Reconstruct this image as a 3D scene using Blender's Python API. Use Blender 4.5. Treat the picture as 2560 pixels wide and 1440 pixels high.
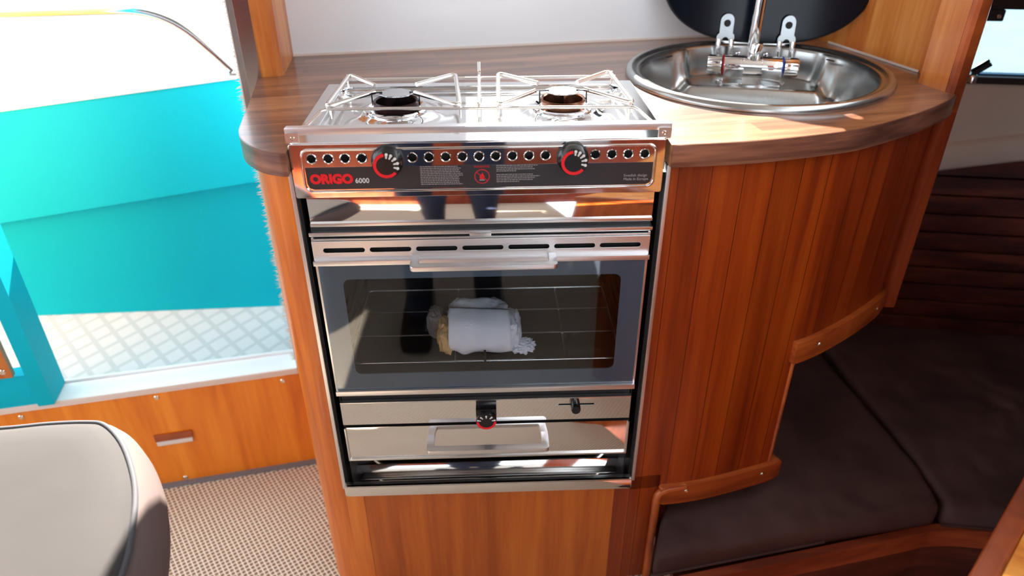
import bpy, bmesh, math, random
from mathutils import Vector, Matrix, noise
PI = math.pi
random.seed(7)
for o in list(bpy.data.objects): bpy.data.objects.remove(o)
sc = bpy.context.scene
COL = sc.collection

# ------------------------------------------------------------------ camera
cam_d = bpy.data.cameras.new('camera'); cam = bpy.data.objects.new('camera', cam_d); COL.objects.link(cam)
yaw, pitch, roll = .0333, .5424, -.0043
cy, sy, cp, sp, cr, sr = math.cos(yaw), math.sin(yaw), math.cos(pitch), math.sin(pitch), math.cos(roll), math.sin(roll)
fw = Vector((sy*cp, cy*cp, -sp)); r0 = Vector((cy, -sy, 0)); u0 = r0.cross(fw)
rt = cr*r0 + sr*u0; up = -sr*r0 + cr*u0
cam.matrix_world = Matrix(((rt.x, up.x, -fw.x, .2608), (rt.y, up.y, -fw.y, -.9015), (rt.z, up.z, -fw.z, .9375), (0, 0, 0, 1)))
cam_d.sensor_width = 36; cam_d.lens = 1794.4/2560*36; cam_d.clip_start = .02
cam_d.dof.use_dof = True; cam_d.dof.focus_distance = 1.06; cam_d.dof.aperture_fstop = 2.8
sc.camera = cam
# ------------------------------------------------------------------ sky, sun, exposure
w = bpy.data.worlds.new('sky'); sc.world = w; w.use_nodes = True
bg = w.node_tree.nodes['Background']; bg.inputs[0].default_value = (.86, .95, 1.06, 1); bg.inputs[1].default_value = 3.1
sun_d = bpy.data.lights.new('sun', 'SUN'); sun = bpy.data.objects.new('sun', sun_d); COL.objects.link(sun)
sun_d.energy = 32; sun_d.angle = math.radians(.6); sun_d.color = (1, .94, .86)
sun.rotation_euler = Vector((.03, -1, -.665)).to_track_quat('-Z', 'Y').to_euler()
sc.view_settings.view_transform = 'Standard'; sc.view_settings.look = 'None'
sc.view_settings.gamma = 1; sc.view_settings.use_curve_mapping = False
sc.view_settings.exposure = .35

# ------------------------------------------------------------------ materials
def srgb(r, g, b):
    f = lambda c: (c/255/12.92) if c/255 <= .04045 else ((c/255+.055)/1.055)**2.4
    return (f(r), f(g), f(b), 1)
def mat(name, col=(.8, .8, .8, 1), rough=.5, metal=0, coat=0, bump=None, spec=.5, var=None, aniso=0, coat_rough=.08):
    m = bpy.data.materials.new(name); m.use_nodes = True; nt = m.node_tree; p = nt.nodes['Principled BSDF']
    p.inputs['Base Color'].default_value = col; p.inputs['Roughness'].default_value = rough
    p.inputs['Metallic'].default_value = metal; p.inputs['Coat Weight'].default_value = coat
    p.inputs['Coat Roughness'].default_value = coat_rough; p.inputs['Specular IOR Level'].default_value = spec
    if bump or var:
        tc = nt.nodes.new('ShaderNodeTexCoord')
        mp = nt.nodes.new('ShaderNodeMapping'); nt.links.new(tc.outputs['Object'], mp.inputs[0])
        n = nt.nodes.new('ShaderNodeTexNoise'); nt.links.new(mp.outputs[0], n.inputs['Vector'])
        if bump:
            n.inputs['Scale'].default_value = bump[0]; n.inputs['Detail'].default_value = 4
            if len(bump) > 2: mp.inputs['Scale'].default_value = bump[2]
            b = nt.nodes.new('ShaderNodeBump'); b.inputs['Strength'].default_value = bump[1]; b.inputs['Distance'].default_value = .002
            nt.links.new(n.outputs[0], b.inputs['Height']); nt.links.new(b.outputs[0], p.inputs['Normal'])
        if var:
            n2 = nt.nodes.new('ShaderNodeTexNoise'); n2.inputs['Scale'].default_value = var[0]; n2.inputs['Detail'].default_value = 5
            nt.links.new(tc.outputs['Object'], n2.inputs['Vector'])
            r = nt.nodes.new('ShaderNodeValToRGB'); r.color_ramp.elements[0].position = .3; r.color_ramp.elements[1].position = .7
            r.color_ramp.elements[0].color = col; r.color_ramp.elements[1].color = var[1]
            nt.links.new(n2.outputs[0], r.inputs[0]); nt.links.new(r.outputs[0], p.inputs['Base Color'])
    return m
def wood(name, dark, mid, light, coord='Object', grain=(22, 22, 1.3), rough=.38, coat=.18, seam=None, rot=0, stave=None, axis=0):
    """long grained wood; seam=(axis, spacing) draws thin dark joints, stave=(len, width, mortar) butcher block in the xy plane"""
    m = bpy.data.materials.new(name); m.use_nodes = True; nt = m.node_tree; p = nt.nodes['Principled BSDF']; L = nt.links.new
    tc = nt.nodes.new('ShaderNodeTexCoord'); mr = nt.nodes.new('ShaderNodeMapping'); L(tc.outputs[coord], mr.inputs[0])
    mr.inputs['Rotation'].default_value = (0, 0, rot)
    mp = nt.nodes.new('ShaderNodeMapping'); L(mr.outputs[0], mp.inputs[0]); mp.inputs['Scale'].default_value = grain
    n1 = nt.nodes.new('ShaderNodeTexNoise'); n1.inputs['Scale'].default_value = 1; n1.inputs['Detail'].default_value = 6; n1.inputs['Distortion'].default_value = .6
    L(mp.outputs[0], n1.inputs['Vector'])
    mp2 = nt.nodes.new('ShaderNodeMapping'); L(mr.outputs[0], mp2.inputs[0]); mp2.inputs['Scale'].default_value = [g*6 for g in grain]
    n2 = nt.nodes.new('ShaderNodeTexNoise'); n2.inputs['Scale'].default_value = 1; n2.inputs['Detail'].default_value = 3; L(mp2.outputs[0], n2.inputs['Vector'])
    a = nt.nodes.new('ShaderNodeMath'); a.operation = 'MULTIPLY_ADD'; a.inputs[1].default_value = .28; L(n2.outputs[0], a.inputs[0]); 
    s = nt.nodes.new('ShaderNodeMath'); s.operation = 'SUBTRACT'; L(n1.outputs[0], s.inputs[0]); s.inputs[1].default_value = .14; L(s.outputs[0], a.inputs[2])
    r = nt.nodes.new('ShaderNodeValToRGB'); e = r.color_ramp.elements; e[0].position = .33; e[0].color = dark; e[1].position = .68; e[1].color = light
    k = e.new(.5); k.color = mid
    src = a.outputs[0]
    if stave:
        br = nt.nodes.new('ShaderNodeTexBrick'); L(mr.outputs[0], br.inputs['Vector'])
        br.inputs['Scale'].default_value = 1; br.inputs['Brick Width'].default_value = stave[0]; br.inputs['Row Height'].default_value = stave[1]
        br.inputs['Mortar Size'].default_value = stave[2]; br.inputs['Color1'].default_value = (0, 0, 0, 1); br.inputs['Color2'].default_value = (1, 1, 1, 1)
        br.inputs['Mortar'].default_value = (.4, .4, .4, 1); br.offset = .37
        c = nt.nodes.new('ShaderNodeMath'); c.operation = 'MULTIPLY_ADD'; c.inputs[1].default_value = stave[3]; L(br.outputs['Color'], c.inputs[0])
        s2 = nt.nodes.new('ShaderNodeMath'); s2.operation = 'SUBTRACT'; L(src, s2.inputs[0]); s2.inputs[1].default_value = stave[3]*.5; L(s2.outputs[0], c.inputs[2]); src = c.outputs[0]
    L(src, r.inputs[0]); out = r.outputs[0]
    if seam:
        sx = nt.nodes.new('ShaderNodeSeparateXYZ'); L(mr.outputs[0], sx.inputs[0])
        d = nt.nodes.new('ShaderNodeMath'); d.operation = 'DIVIDE'; d.inputs[1].default_value = seam[1]; L(sx.outputs[seam[0]], d.inputs[0])
        f = nt.nodes.new('ShaderNodeMath'); f.operation = 'FRACT'; L(d.outputs[0], f.inputs[0])
        q = nt.nodes.new('ShaderNodeMath'); q.operation = 'LESS_THAN'; q.inputs[1].default_value = seam[2]/seam[1]; L(f.outputs[0], q.inputs[0])
        fl = nt.nodes.new('ShaderNodeMath'); fl.operation = 'FLOOR'; L(d.outputs[0], fl.inputs[0])
        wn = nt.nodes.new('ShaderNodeTexWhiteNoise'); wn.noise_dimensions = '1D'; L(fl.outputs[0], wn.inputs['W'])
        hv = nt.nodes.new('ShaderNodeHueSaturation'); L(out, hv.inputs['Color'])
        vv = nt.nodes.new('ShaderNodeMapRange'); vv.inputs['To Min'].default_value = .9; vv.inputs['To Max'].default_value = 1.08; L(wn.outputs['Value'], vv.inputs['Value']); L(vv.outputs[0], hv.inputs['Value'])
        mx = nt.nodes.new('ShaderNodeMixRGB'); L(q.outputs[0], mx.inputs[0]); L(hv.outputs[0], mx.inputs[1]); mx.inputs[2].default_value = [c*.45 for c in dark[:3]]+[1]; out = mx.outputs[0]
    L(out, p.inputs['Base Color']); p.inputs['Roughness'].default_value = rough; p.inputs['Coat Weight'].default_value = coat; p.inputs['Coat Roughness'].default_value = .12
    b = nt.nodes.new('ShaderNodeBump'); b.inputs['Strength'].default_value = .12; b.inputs['Distance'].default_value = .001; L(n2.outputs[0], b.inputs['Height']); L(b.outputs[0], p.inputs['Normal'])
    return m
def glass(name, tint, gloss=.08, gcol=(1, 1, 1, 1)):
    m = bpy.data.materials.new(name); m.use_nodes = True; nt = m.node_tree; L = nt.links.new
    for n in list(nt.nodes): nt.nodes.remove(n)
    o = nt.nodes.new('ShaderNodeOutputMaterial'); t = nt.nodes.new('ShaderNodeBsdfTransparent'); t.inputs[0].default_value = tint
    g = nt.nodes.new('ShaderNodeBsdfGlossy'); g.inputs['Roughness'].default_value = .02; g.inputs[0].default_value = gcol
    fr = nt.nodes.new('ShaderNodeFresnel'); fr.inputs[0].default_value = 1.38
    ad = nt.nodes.new('ShaderNodeMath'); ad.operation = 'ADD'; ad.inputs[1].default_value = gloss; L(fr.outputs[0], ad.inputs[0])
    mx = nt.nodes.new('ShaderNodeMixShader'); L(ad.outputs[0], mx.inputs[0]); L(t.outputs[0], mx.inputs[1]); L(g.outputs[0], mx.inputs[2]); L(mx.outputs[0], o.inputs[0])
    return m
def grid_mat(name, c1, c2, scale, rot, lo=.02, rough=.8, bumpk=.4):
    """woven / diamond pattern from crossed sine waves in the xy plane"""
    m = bpy.data.materials.new(name); m.use_nodes = True; nt = m.node_tree; p = nt.nodes['Principled BSDF']; L = nt.links.new
    tc = nt.nodes.new('ShaderNodeTexCoord'); mp = nt.nodes.new('ShaderNodeMapping'); L(tc.outputs['Object'], mp.inputs[0]); mp.inputs['Rotation'].default_value = (0, 0, rot); mp.inputs['Scale'].default_value = scale
    sx = nt.nodes.new('ShaderNodeSeparateXYZ'); L(mp.outputs[0], sx.inputs[0])
    out = []
    for i in range(2):
        s = nt.nodes.new('ShaderNodeMath'); s.operation = 'SINE'; L(sx.outputs[i], s.inputs[0]); out.append(s)
    mu = nt.nodes.new('ShaderNodeMath'); mu.operation = 'MULTIPLY'; L(out[0].outputs[0], mu.inputs[0]); L(out[1].outputs[0], mu.inputs[1])
    return m, nt, p, L, sx, out, mu, tc

TEAK = wood('teak_varnished', srgb(142, 56, 14), srgb(176, 80, 24), srgb(198, 102, 36), grain=(26, 26, 1.5))
TEAKF = wood('teak_facade', srgb(112, 34, 3), srgb(140, 50, 5), srgb(160, 66, 10), coord='UV', grain=(30, 1.3, 1), seam=(0, .047, .0012))
TEAKL = wood('teak_light', srgb(176, 92, 34), srgb(204, 124, 52), srgb(222, 150, 78), grain=(20, 20, 1.6))
TEAKX = wood('teak_dark', srgb(104, 36, 14), srgb(126, 48, 20), srgb(146, 62, 28), grain=(26, 26, 1.5))
TEAKM = wood('teak_mid', srgb(160, 78, 26), srgb(190, 106, 42), srgb(210, 132, 62), grain=(20, 20, 1.6), coat=.5)
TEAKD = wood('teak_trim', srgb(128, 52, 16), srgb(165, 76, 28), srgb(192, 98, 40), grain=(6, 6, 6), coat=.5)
TEAKH = wood('teak_horizontal', srgb(128, 52, 16), srgb(165, 76, 28), srgb(192, 98, 40), grain=(2, 26, 26), rot=-.19)
SLAT = wood('mahogany_slat', srgb(52, 22, 18), srgb(78, 34, 26), srgb(104, 50, 38), grain=(2.2, 20, 22), coat=.15, rough=.45)
WALN = wood('walnut_block', srgb(94, 56, 36), srgb(128, 80, 54), srgb(160, 108, 74), grain=(3, 34, 34), rot=-.16, stave=(.24, .034, .0004, .16), coat=.5, rough=.30)
WALNE = wood('walnut_edge', srgb(78, 46, 36), srgb(112, 70, 54), srgb(150, 98, 74), grain=(3, 6, 40), coat=.25, rough=.34)
STEEL = mat('polished_steel', (.86, .84, .82, 1), .045, 1, bump=(6, .02))
STEELS = mat('satin_steel', (.74, .74, .73, 1), .28, 1, bump=(40, .03))
HOB = mat('hob_steel', (.84, .85, .86, 1), .09, 1, bump=(9, .05))
SINKM = mat('sink_steel', (.46, .47, .46, 1), .27, 1, bump=(60, .03))
CHROME = mat('chrome', (.9, .9, .91, 1), .05, 1)
HINGE = mat('zinc_hinge', (.5, .54, .55, 1), .3, 1, bump=(30, .1))
ALU = mat('brushed_aluminium', (.8, .79, .79, 1), .34, 1, bump=(30, .05, (1, 40, 40)))
WIRE = mat('grate_wire', (.86, .84, .8, 1), .25, 1)
BLACK = mat('black_plastic', srgb(16, 15, 17), .25, spec=.5)
BLACKM = mat('black_gap', srgb(9, 8, 9), .6)
BAND = mat('black_print', srgb(44, 41, 43), .35)
RED = mat('red_print', srgb(225, 18, 30), .4)
REDD = mat('dark_red_print', srgb(165, 28, 34), .5)
WHITEP = mat('white_print', srgb(225, 222, 214), .5)
GREYP = mat('grey_print', srgb(140, 132, 130), .5)
FRIT = mat('grey_enamel', srgb(78, 98, 114), .5)
OVEN = mat('oven_enamel', srgb(24, 20, 18), .35, 0)
BURN = mat('burner_dark', srgb(58, 40, 42), .3, .8)
CAPM = mat('burner_cap', (.62, .63, .66, 1), .35, 1)
PAPER = mat('white_paper', srgb(244, 248, 255), .75, bump=(26, .6), var=(6, srgb(232, 240, 254)))
KRAFT = mat('kraft_paper', srgb(214, 178, 120), .8, bump=(20, .5))
TEAL = mat('turquoise_gelcoat', (.0, .48, .62, 1), .6, spec=.15, coat=0)
GEL = mat('white_gelcoat', srgb(232, 236, 236), .3, coat=.3)
LINER = mat('white_panel', srgb(236, 240, 242), .35, coat=.2)
BEIGE = mat('cream_liner', srgb(196, 182, 170), .5)
LIDM = mat('tinted_lid_glass', srgb(10, 16, 26), .12, spec=.22)
CEIL = mat('darkened_headliner', srgb(150, 140, 132), .9)  # for the unseen ceiling, darkened to cut bounced light
RUB = mat('rubber', srgb(28, 28, 30), .6)
CUSHD = mat('brown_suede', srgb(58, 40, 38), .9, bump=(14, .9), var=(7, srgb(84, 62, 58)), spec=.3)
CUSHL = mat('taupe_suede', srgb(50, 47, 46), .85, bump=(14, .35), var=(4, srgb(58, 54, 52)), spec=.3)
CUSHS = mat('grey_suede_side', srgb(92, 78, 74), .85, bump=(14, .35), spec=.3)
PIPE = mat('grey_piping', srgb(120, 122, 128), .7)
BRASS = mat('screw_steel', (.8, .72, .6, 1), .2, 1)
FRAMEP = mat('polished_door_frame', (.62, .58, .58, 1), .18, 1, bump=(4, .2))
ALUF = mat('sill_aluminium', (.90, .92, .92, 1), .45, .1)
SEAL = mat('pale_seal', srgb(226, 214, 204), .6)
PINK = mat('red_ring', srgb(170, 20, 30), .4); BLUE = mat('blue_ring', srgb(30, 60, 160), .4)
QUAY = mat('pale_concrete', srgb(225, 226, 224), .9, var=(3, srgb(210, 210, 206)))
ALCOVE = mat('dark_liner', srgb(58, 44, 40), .7)
NAVY = mat('navy_denim', srgb(30, 38, 62), .85, bump=(60, .3))
SKIN = mat('skin', srgb(205, 150, 120), .55)
HAIR = mat('brown_hair', srgb(60, 42, 30), .7)
OVGLASS = glass('oven_glass', (.96, .98, .99, 1), .0)
WINGLASS = glass('tinted_window_glass', (.34, .43, .47, 1), .02)
# carpet: woven dots
m, nt, p, L, sx, out, mu, tc = grid_mat('woven_carpet', None, None, (2*PI/.018,)*3, .19+PI/4)
rr = nt.nodes.new('ShaderNodeValToRGB'); e = rr.color_ramp.elements
e[0].position = .18; e[0].color = srgb(236, 225, 204); e[1].position = .62; e[1].color = srgb(142, 116, 92)
ab = nt.nodes.new('ShaderNodeMath'); ab.operation = 'ABSOLUTE'; L(mu.outputs[0], ab.inputs[0]); L(ab.outputs[0], rr.inputs[0])
nz = nt.nodes.new('ShaderNodeTexNoise'); nz.inputs['Scale'].default_value = 320; L(tc.outputs['Object'], nz.inputs['Vector'])
mm = nt.nodes.new('ShaderNodeMixRGB'); mm.blend_type = 'OVERLAY'; mm.inputs[0].default_value = .35; L(rr.outputs[0], mm.inputs[1]); L(nz.outputs[0], mm.inputs[2]); L(mm.outputs[0], p.inputs['Base Color'])
p.inputs['Roughness'].default_value = .95
bb = nt.nodes.new('ShaderNodeBump'); bb.inputs['Strength'].default_value = .6; bb.inputs['Distance'].default_value = .002; bb.invert = True; L(ab.outputs[0], bb.inputs['Height']); L(bb.outputs[0], p.inputs['Normal'])
CARPET = m
# deck: diamond non-skid
m, nt, p, L, sx, out, mu, tc = grid_mat('nonskid_deck', None, None, (1, 1, 1), 0)
def wv(ang, per):
    mp = nt.nodes.new('ShaderNodeMapping'); L(tc.outputs['Object'], mp.inputs[0]); mp.inputs['Rotation'].default_value = (0, 0, ang); mp.inputs['Scale'].default_value = (1/per,)*3
    s = nt.nodes.new('ShaderNodeSeparateXYZ'); L(mp.outputs[0], s.inputs[0]); f = nt.nodes.new('ShaderNodeMath'); f.operation = 'FRACT'; L(s.outputs[0], f.inputs[0])
    t = nt.nodes.new('ShaderNodeMath'); t.operation = 'LESS_THAN'; t.inputs[1].default_value = .24; L(f.outputs[0], t.inputs[0]); return t
a1, a2 = wv(.62, .045), wv(-.72, .045)
mxx = nt.nodes.new('ShaderNodeMath'); mxx.operation = 'MAXIMUM'; L(a1.outputs[0], mxx.inputs[0]); L(a2.outputs[0], mxx.inputs[1])
mm = nt.nodes.new('ShaderNodeMixRGB'); L(mxx.outputs[0], mm.inputs[0]); mm.inputs[1].default_value = (.62, .65, .65, 1); mm.inputs[2].default_value = (.50, .55, .55, 1)
L(mm.outputs[0], p.inputs['Base Color']); p.inputs['Roughness'].default_value = .8; DECK = m

# ------------------------------------------------------------------ mesh helpers
def finish(bm, name, m, parent=None, smooth=35, label=None):
    me = bpy.data.meshes.new(name); bmesh.ops.recalc_face_normals(bm, faces=bm.faces); bm.to_mesh(me); bm.free()
    return link(me, name, m, parent, smooth, label)
def link(me, name, m, parent=None, smooth=35, label=None):
    o = bpy.data.objects.new(name, me); COL.objects.link(o)
    if m: me.materials.clear(); me.materials.append(m)
    if smooth:
        for p_ in me.polygons: p_.use_smooth = True
        me.set_sharp_from_angle(angle=math.radians(smooth))
    if parent:
        o.parent = parent; o.matrix_parent_inverse = Matrix.Translation(-Vector(wloc(parent)))
    if label: o['label'] = label
    return o
def wloc(o):
    v = Vector((0, 0, 0))
    if o.get('_base'): return Vector(o['_base'])
    return v
def thing(name, loc, label, cat, group=None, kind=None):
    o = bpy.data.objects.new(name, None); COL.objects.link(o); o.location = loc; o['_base'] = loc; o.empty_display_size = .05
    if cat: o['label'] = label; o['category'] = cat
    if group: o['group'] = group
    if kind: o['kind'] = kind
    return o
def tag(o, label, cat, group=None, kind=None):
    if label: o['label'] = label
    if cat: o['category'] = cat
    if group: o['group'] = group
    if kind: o['kind'] = kind
    return o
def bev(bm, w_, seg=2):
    if w_: bmesh.ops.bevel(bm, geom=[e for e in bm.edges], offset=w_, segments=seg, affect='EDGES', profile=.7, clamp_overlap=True)
def box(bm, x0, x1, y0, y1, z0, z1, b=0, seg=2, M=None):
    t = bmesh.new(); bmesh.ops.create_cube(t, size=1)
    for v in t.verts: v.co = Vector(((x0+x1)/2+v.co.x*(x1-x0), (y0+y1)/2+v.co.y*(y1-y0), (z0+z1)/2+v.co.z*(z1-z0)))
    if b: bev(t, b, seg)
    merge(bm, t, M)
def merge(bm, t, M=None):
    if M is not None: bmesh.ops.transform(t, matrix=M, verts=t.verts)
    me = bpy.data.meshes.new('tmp'); t.to_mesh(me); t.free(); bm.from_mesh(me); bpy.data.meshes.remove(me)
def Box(name, m, parent, *a, b=.001, seg=2, label=None, M=None):
    bm = bmesh.new(); box(bm, *a, b=b, seg=seg, M=M); return finish(bm, name, m, parent, label=label)
def prism(bm, pts, z0, z1, b=0, M=None, seg=2):
    t = bmesh.new(); n = len(pts)
    lo = [t.verts.new((x, y, z0)) for x, y in pts]; hi = [t.verts.new((x, y, z1)) for x, y in pts]
    t.faces.new(lo[::-1]); t.faces.new(hi)
    for i in range(n): t.faces.new((lo[i], lo[(i+1) % n], hi[(i+1) % n], hi[i]))
    if b:
        es = [e for e in t.edges if abs(e.verts[0].co.z-e.verts[1].co.z) < 1e-7]
        bmesh.ops.bevel(t, geom=es, offset=b, segments=seg, affect='EDGES', profile=.6, clamp_overlap=True)
    merge(bm, t, M)
def Prism(name, m, parent, pts, z0, z1, b=0, M=None, label=None, smooth=35):
    bm = bmesh.new(); prism(bm, pts, z0, z1, b, M); return finish(bm, name, m, parent, smooth, label)
def tube(bm, pts, r, seg=10, closed=False, caps=True, flat=None):
    """sweep of a circle along pts (Vectors); r may be a list; flat=(sx, sy) squashes the section"""
    pts = [Vector(p_) for p_ in pts]; n = len(pts); rs = r if isinstance(r, (list, tuple)) else [r]*n
    rings = []; nrm = None
    for i in range(n):
        a = pts[i-1] if (i > 0 or closed) else pts[i]; c = pts[(i+1) % n] if (i < n-1 or closed) else pts[i]
        t = (c-a).normalized()
        if nrm is None: nrm = t.orthogonal().normalized()
        nrm = (nrm - t*nrm.dot(t)).normalized(); bn = t.cross(nrm)
        rings.append([bm.verts.new(pts[i] + (nrm*math.cos(k*2*PI/seg)*(flat[0] if flat else 1)+bn*math.sin(k*2*PI/seg)*(flat[1] if flat else 1))*rs[i]) for k in range(seg)])
    for i in range(n if closed else n-1):
        A, B = rings[i], rings[(i+1) % n]
        for k in range(seg): bm.faces.new((A[k], A[(k+1) % seg], B[(k+1) % seg], B[k]))
    if caps and not closed: bm.faces.new(rings[0][::-1]); bm.faces.new(rings[-1])
def fillet(pts, r, k=6, closed=False):
    """round the corners of a 3-D polyline"""
    pts = [Vector(p_) for p_ in pts]; n = len(pts); out = []
    for i in range(n):
        if not closed and i in (0, n-1): out.append(pts[i]); continue
        a, b_, c = pts[i-1], pts[i], pts[(i+1) % n]
        u, v = (a-b_), (c-b_); d = min(r, u.length*.49, v.length*.49); u.normalize(); v.normalize(); s, e_ = b_+u*d, b_+v*d
        for j in range(k+1):
            t = j/k; out.append(s*(1-t)**2+b_*2*t*(1-t)+e_*t*t)
    return out
def Tube(name, m, parent, pts, r, seg=10, closed=False, label=None, **k):
    bm = bmesh.new(); tube(bm, pts, r, seg, closed, **k); return finish(bm, name, m, parent, 60, label)
def lathe(bm, prof, c, axis='z', seg=32, M=None):
    t = bmesh.new(); rings = []
    for r, h in prof: rings.append([t.verts.new((r*math.cos(k*2*PI/seg), r*math.sin(k*2*PI/seg), h)) for k in range(seg)] if r > 1e-6 else [t.verts.new((0, 0, h))])
    for A, B in zip(rings[:-1], rings[1:]):
        for k in range(seg):
            if len(A) == 1 and len(B) == 1: continue
            if len(A) == 1: t.faces.new((A[0], B[k], B[(k+1) % seg]))
            elif len(B) == 1: t.faces.new((A[k], A[(k+1) % seg], B[0]))
            else: t.faces.new((A[k], A[(k+1) % seg], B[(k+1) % seg], B[k]))
    R = Matrix.Translation(c)
    if axis == '-y': R = R @ Matrix.Rotation(PI/2, 4, 'X')
    if axis == 'x': R = R @ Matrix.Rotation(PI/2, 4, 'Y')
    if M is not None: R = M @ R
    merge(bm, t, R)
def Lathe(name, m, parent, prof, c, axis='z', seg=32, M=None, label=None):
    bm = bmesh.new(); lathe(bm, prof, c, axis, seg, M); return finish(bm, name, m, parent, 40, label)
def rrect(x0, x1, z0, z1, r, k=6):
    out = []
    for cx_, cz_, a0 in ((x1-r, z1-r, 0), (x0+r, z1-r, 90), (x0+r, z0+r, 180), (x1-r, z0+r, 270)):
        for j in range(k+1):
            a = math.radians(a0+90*j/k); out.append((cx_+r*math.cos(a), cz_+r*math.sin(a)))
    return out
def circ(x, z, r, n=24): return [(x+r*math.cos(i*2*PI/n), z+r*math.sin(i*2*PI/n)) for i in range(n)]
XZ = Matrix(((1, 0, 0, 0), (0, 0, -1, 0), (0, 1, 0, 0), (0, 0, 0, 1)))     # 2-D (x, z) plate with thickness along -y
def plate_mesh(name, outer, holes, th, M, bevel=0):
    """flat plate with holes, thickness th, filled by a 2-D curve"""
    cu = bpy.data.curves.new(name, 'CURVE'); cu.dimensions = '2D'; cu.fill_mode = 'BOTH'; cu.extrude = th/2; cu.bevel_depth = bevel; cu.bevel_resolution = 1; cu.offset = -bevel; cu.extrude = max(th/2-bevel, .00005)
    for poly in [outer]+holes:
        s = cu.splines.new('POLY'); s.points.add(len(poly)-1); s.use_cyclic_u = True
        for i, q in enumerate(poly): s.points[i].co = (q[0], q[1], 0, 1)
    ob = bpy.data.objects.new('tmpc', cu); COL.objects.link(ob); dg = bpy.context.evaluated_depsgraph_get()
    me = bpy.data.meshes.new_from_object(ob.evaluated_get(dg)); bpy.data.objects.remove(ob); bpy.data.curves.remove(cu)
    me.transform(M); return me
def Plate(name, m, parent, outer, holes, th, M, bevel=0, label=None, smooth=35):
    return link(plate_mesh(name, outer, holes, th, M, bevel), name, m, parent, smooth, label)
def at_y(y, th): return Matrix.Translation((0, y+th/2, 0)) @ XZ    # plate whose front face is at y
def text_obj(name, body, m, parent, x, z, size, y, align='LEFT', bold=0, ext=.0003, sx=1, rotm=None):
    cu = bpy.data.curves.new(name, 'FONT'); cu.body = body; cu.size = size; cu.extrude = ext; cu.offset = bold; cu.align_x = align; cu.align_y = 'CENTER'; cu.resolution_u = 3
    ob = bpy.data.objects.new('tmpt', cu); COL.objects.link(ob); dg = bpy.context.evaluated_depsgraph_get()
    me = bpy.data.meshes.new_from_object(ob.evaluated_get(dg)); bpy.data.objects.remove(ob); bpy.data.curves.remove(cu)
    me.transform(Matrix.Translation((x, y, z)) @ XZ @ Matrix.Diagonal((sx, 1, 1, 1))); return link(me, name, m, parent, 0)
def struct(o, label=None): o['kind'] = 'structure'; 
def off(path, d):
    """offset an open plan polyline to its left by d"""
    out = []; n = len(path)
    for i in range(n):
        a = Vector(path[max(i-1, 0)]); c = Vector(path[min(i+1, n-1)]); t = (c-a).normalized(); out.append((path[i][0]-t.y*d, path[i][1]+t.x*d))
    return out
def smooth_path(pts, k=6):
    """Catmull-Rom through plan points"""
    P = [Vector(q) for q in pts]; P = [2*P[0]-P[1]]+P+[2*P[-1]-P[-2]]; out = []
    for i in range(1, len(P)-2):
        for j in range(k):
            t = j/k; a, b_, c, d = P[i-1:i+3]
            out.append(tuple(.5*((2*b_)+(-a+c)*t+(2*a-5*b_+4*c-d)*t*t+(-a+3*b_-3*c+d)*t**3)))
    out.append(tuple(P[-2])); return out
def screw(parent, c, nrm, r=.0045, name='screw', m=None):
    z = Vector(nrm).normalized(); R = Matrix.Translation(c) @ z.to_track_quat('Z', 'Y').to_matrix().to_4x4()
    bm = bmesh.new(); lathe(bm, [(0, .0003), (r*.35, .0003), (r*.4, .0012), (r*.75, .0014), (r, 0)], (0, 0, 0), seg=16, M=R); return finish(bm, name, m or BRASS, parent)
def pathcut(path, x0, x1):
    """portion of a plan path between x0 and x1"""
    out = []
    for (a, b_) in zip(path[:-1], path[1:]):
        for q in (a,):
            if x0 < q[0] < x1: out.append(q)
        for X in (x0, x1):
            if min(a[0], b_[0]) <= X <= max(a[0], b_[0]) and a[0] != b_[0]:
                t = (X-a[0])/(b_[0]-a[0]); out.append((X, a[1]+t*(b_[1]-a[1])))
    if x0 < path[-1][0] < x1: out.append(path[-1])
    seen = []; 
    for q in sorted(out): 
        if not seen or (Vector(q)-Vector(seen[-1])).length > 1e-5: seen.append(q)
    return seen

# ------------------------------------------------------------------ wall directions
WA = math.radians(11.2); WD = Vector((math.cos(WA), math.sin(WA))); WN = Vector((-WD.y, WD.x)); WP = Vector((-.1565, .3408))
def wl(s, n=0): """point s metres right of the jamb along the door wall, n metres outboard"""; q = WP+WD*s+WN*n; return (q.x, q.y)
def wslab(bm, s0, s1, n0, n1, z0, z1, b=0): prism(bm, [wl(s0, n0), wl(s1, n0), wl(s1, n1), wl(s0, n1)], z0, z1, b)
FZ = -.27

# ================================================================== SHELL
bm = bmesh.new(); prism(bm, [(-1.6, -2.3), (.62, -2.3), (.62, .05), (.56, .05), (-.02, .3), wl(0, 0), wl(-1.6, 0)], FZ-.03, FZ)
fl = finish(bm, 'floor', CARPET); struct(fl)
bm = bmesh.new(); prism(bm, [(.56, -.9), (2.4, -.9), (2.4, .9), (.56, .9)], -.62, -.6)
f2 = finish(bm, 'floor_forward', ALCOVE); struct(f2)
# carpet binding along the door wall
bm = bmesh.new(); wslab(bm, -1.4, .02, -.012, 0, FZ, FZ+.006); o = finish(bm, 'trim_carpet', PIPE); struct(o)
# door wall: wood panel below the sill
dw = thing('wall_door', (0, 0, 0), None, None, kind='structure')
bm = bmesh.new(); wslab(bm, -1.4, .06, 0, .022, FZ, -.006); finish(bm, 'sill_panel', wood('teak_sill_daylit', srgb(212, 112, 16), srgb(232, 132, 24), srgb(244, 150, 38), grain=(20, 20, 1.5)), dw)  # sill panel teak lightened; daylight at the door is put into its colour
for s, z in ((-.036, -.028), (-.289, -.0254), (-.544, -.0266), (-.284, -.257)):
    x, y = wl(s, 0); screw(dw, (x, y-.0005, z), (WN.x*-1, -WN.y, 0), .0055)
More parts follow.
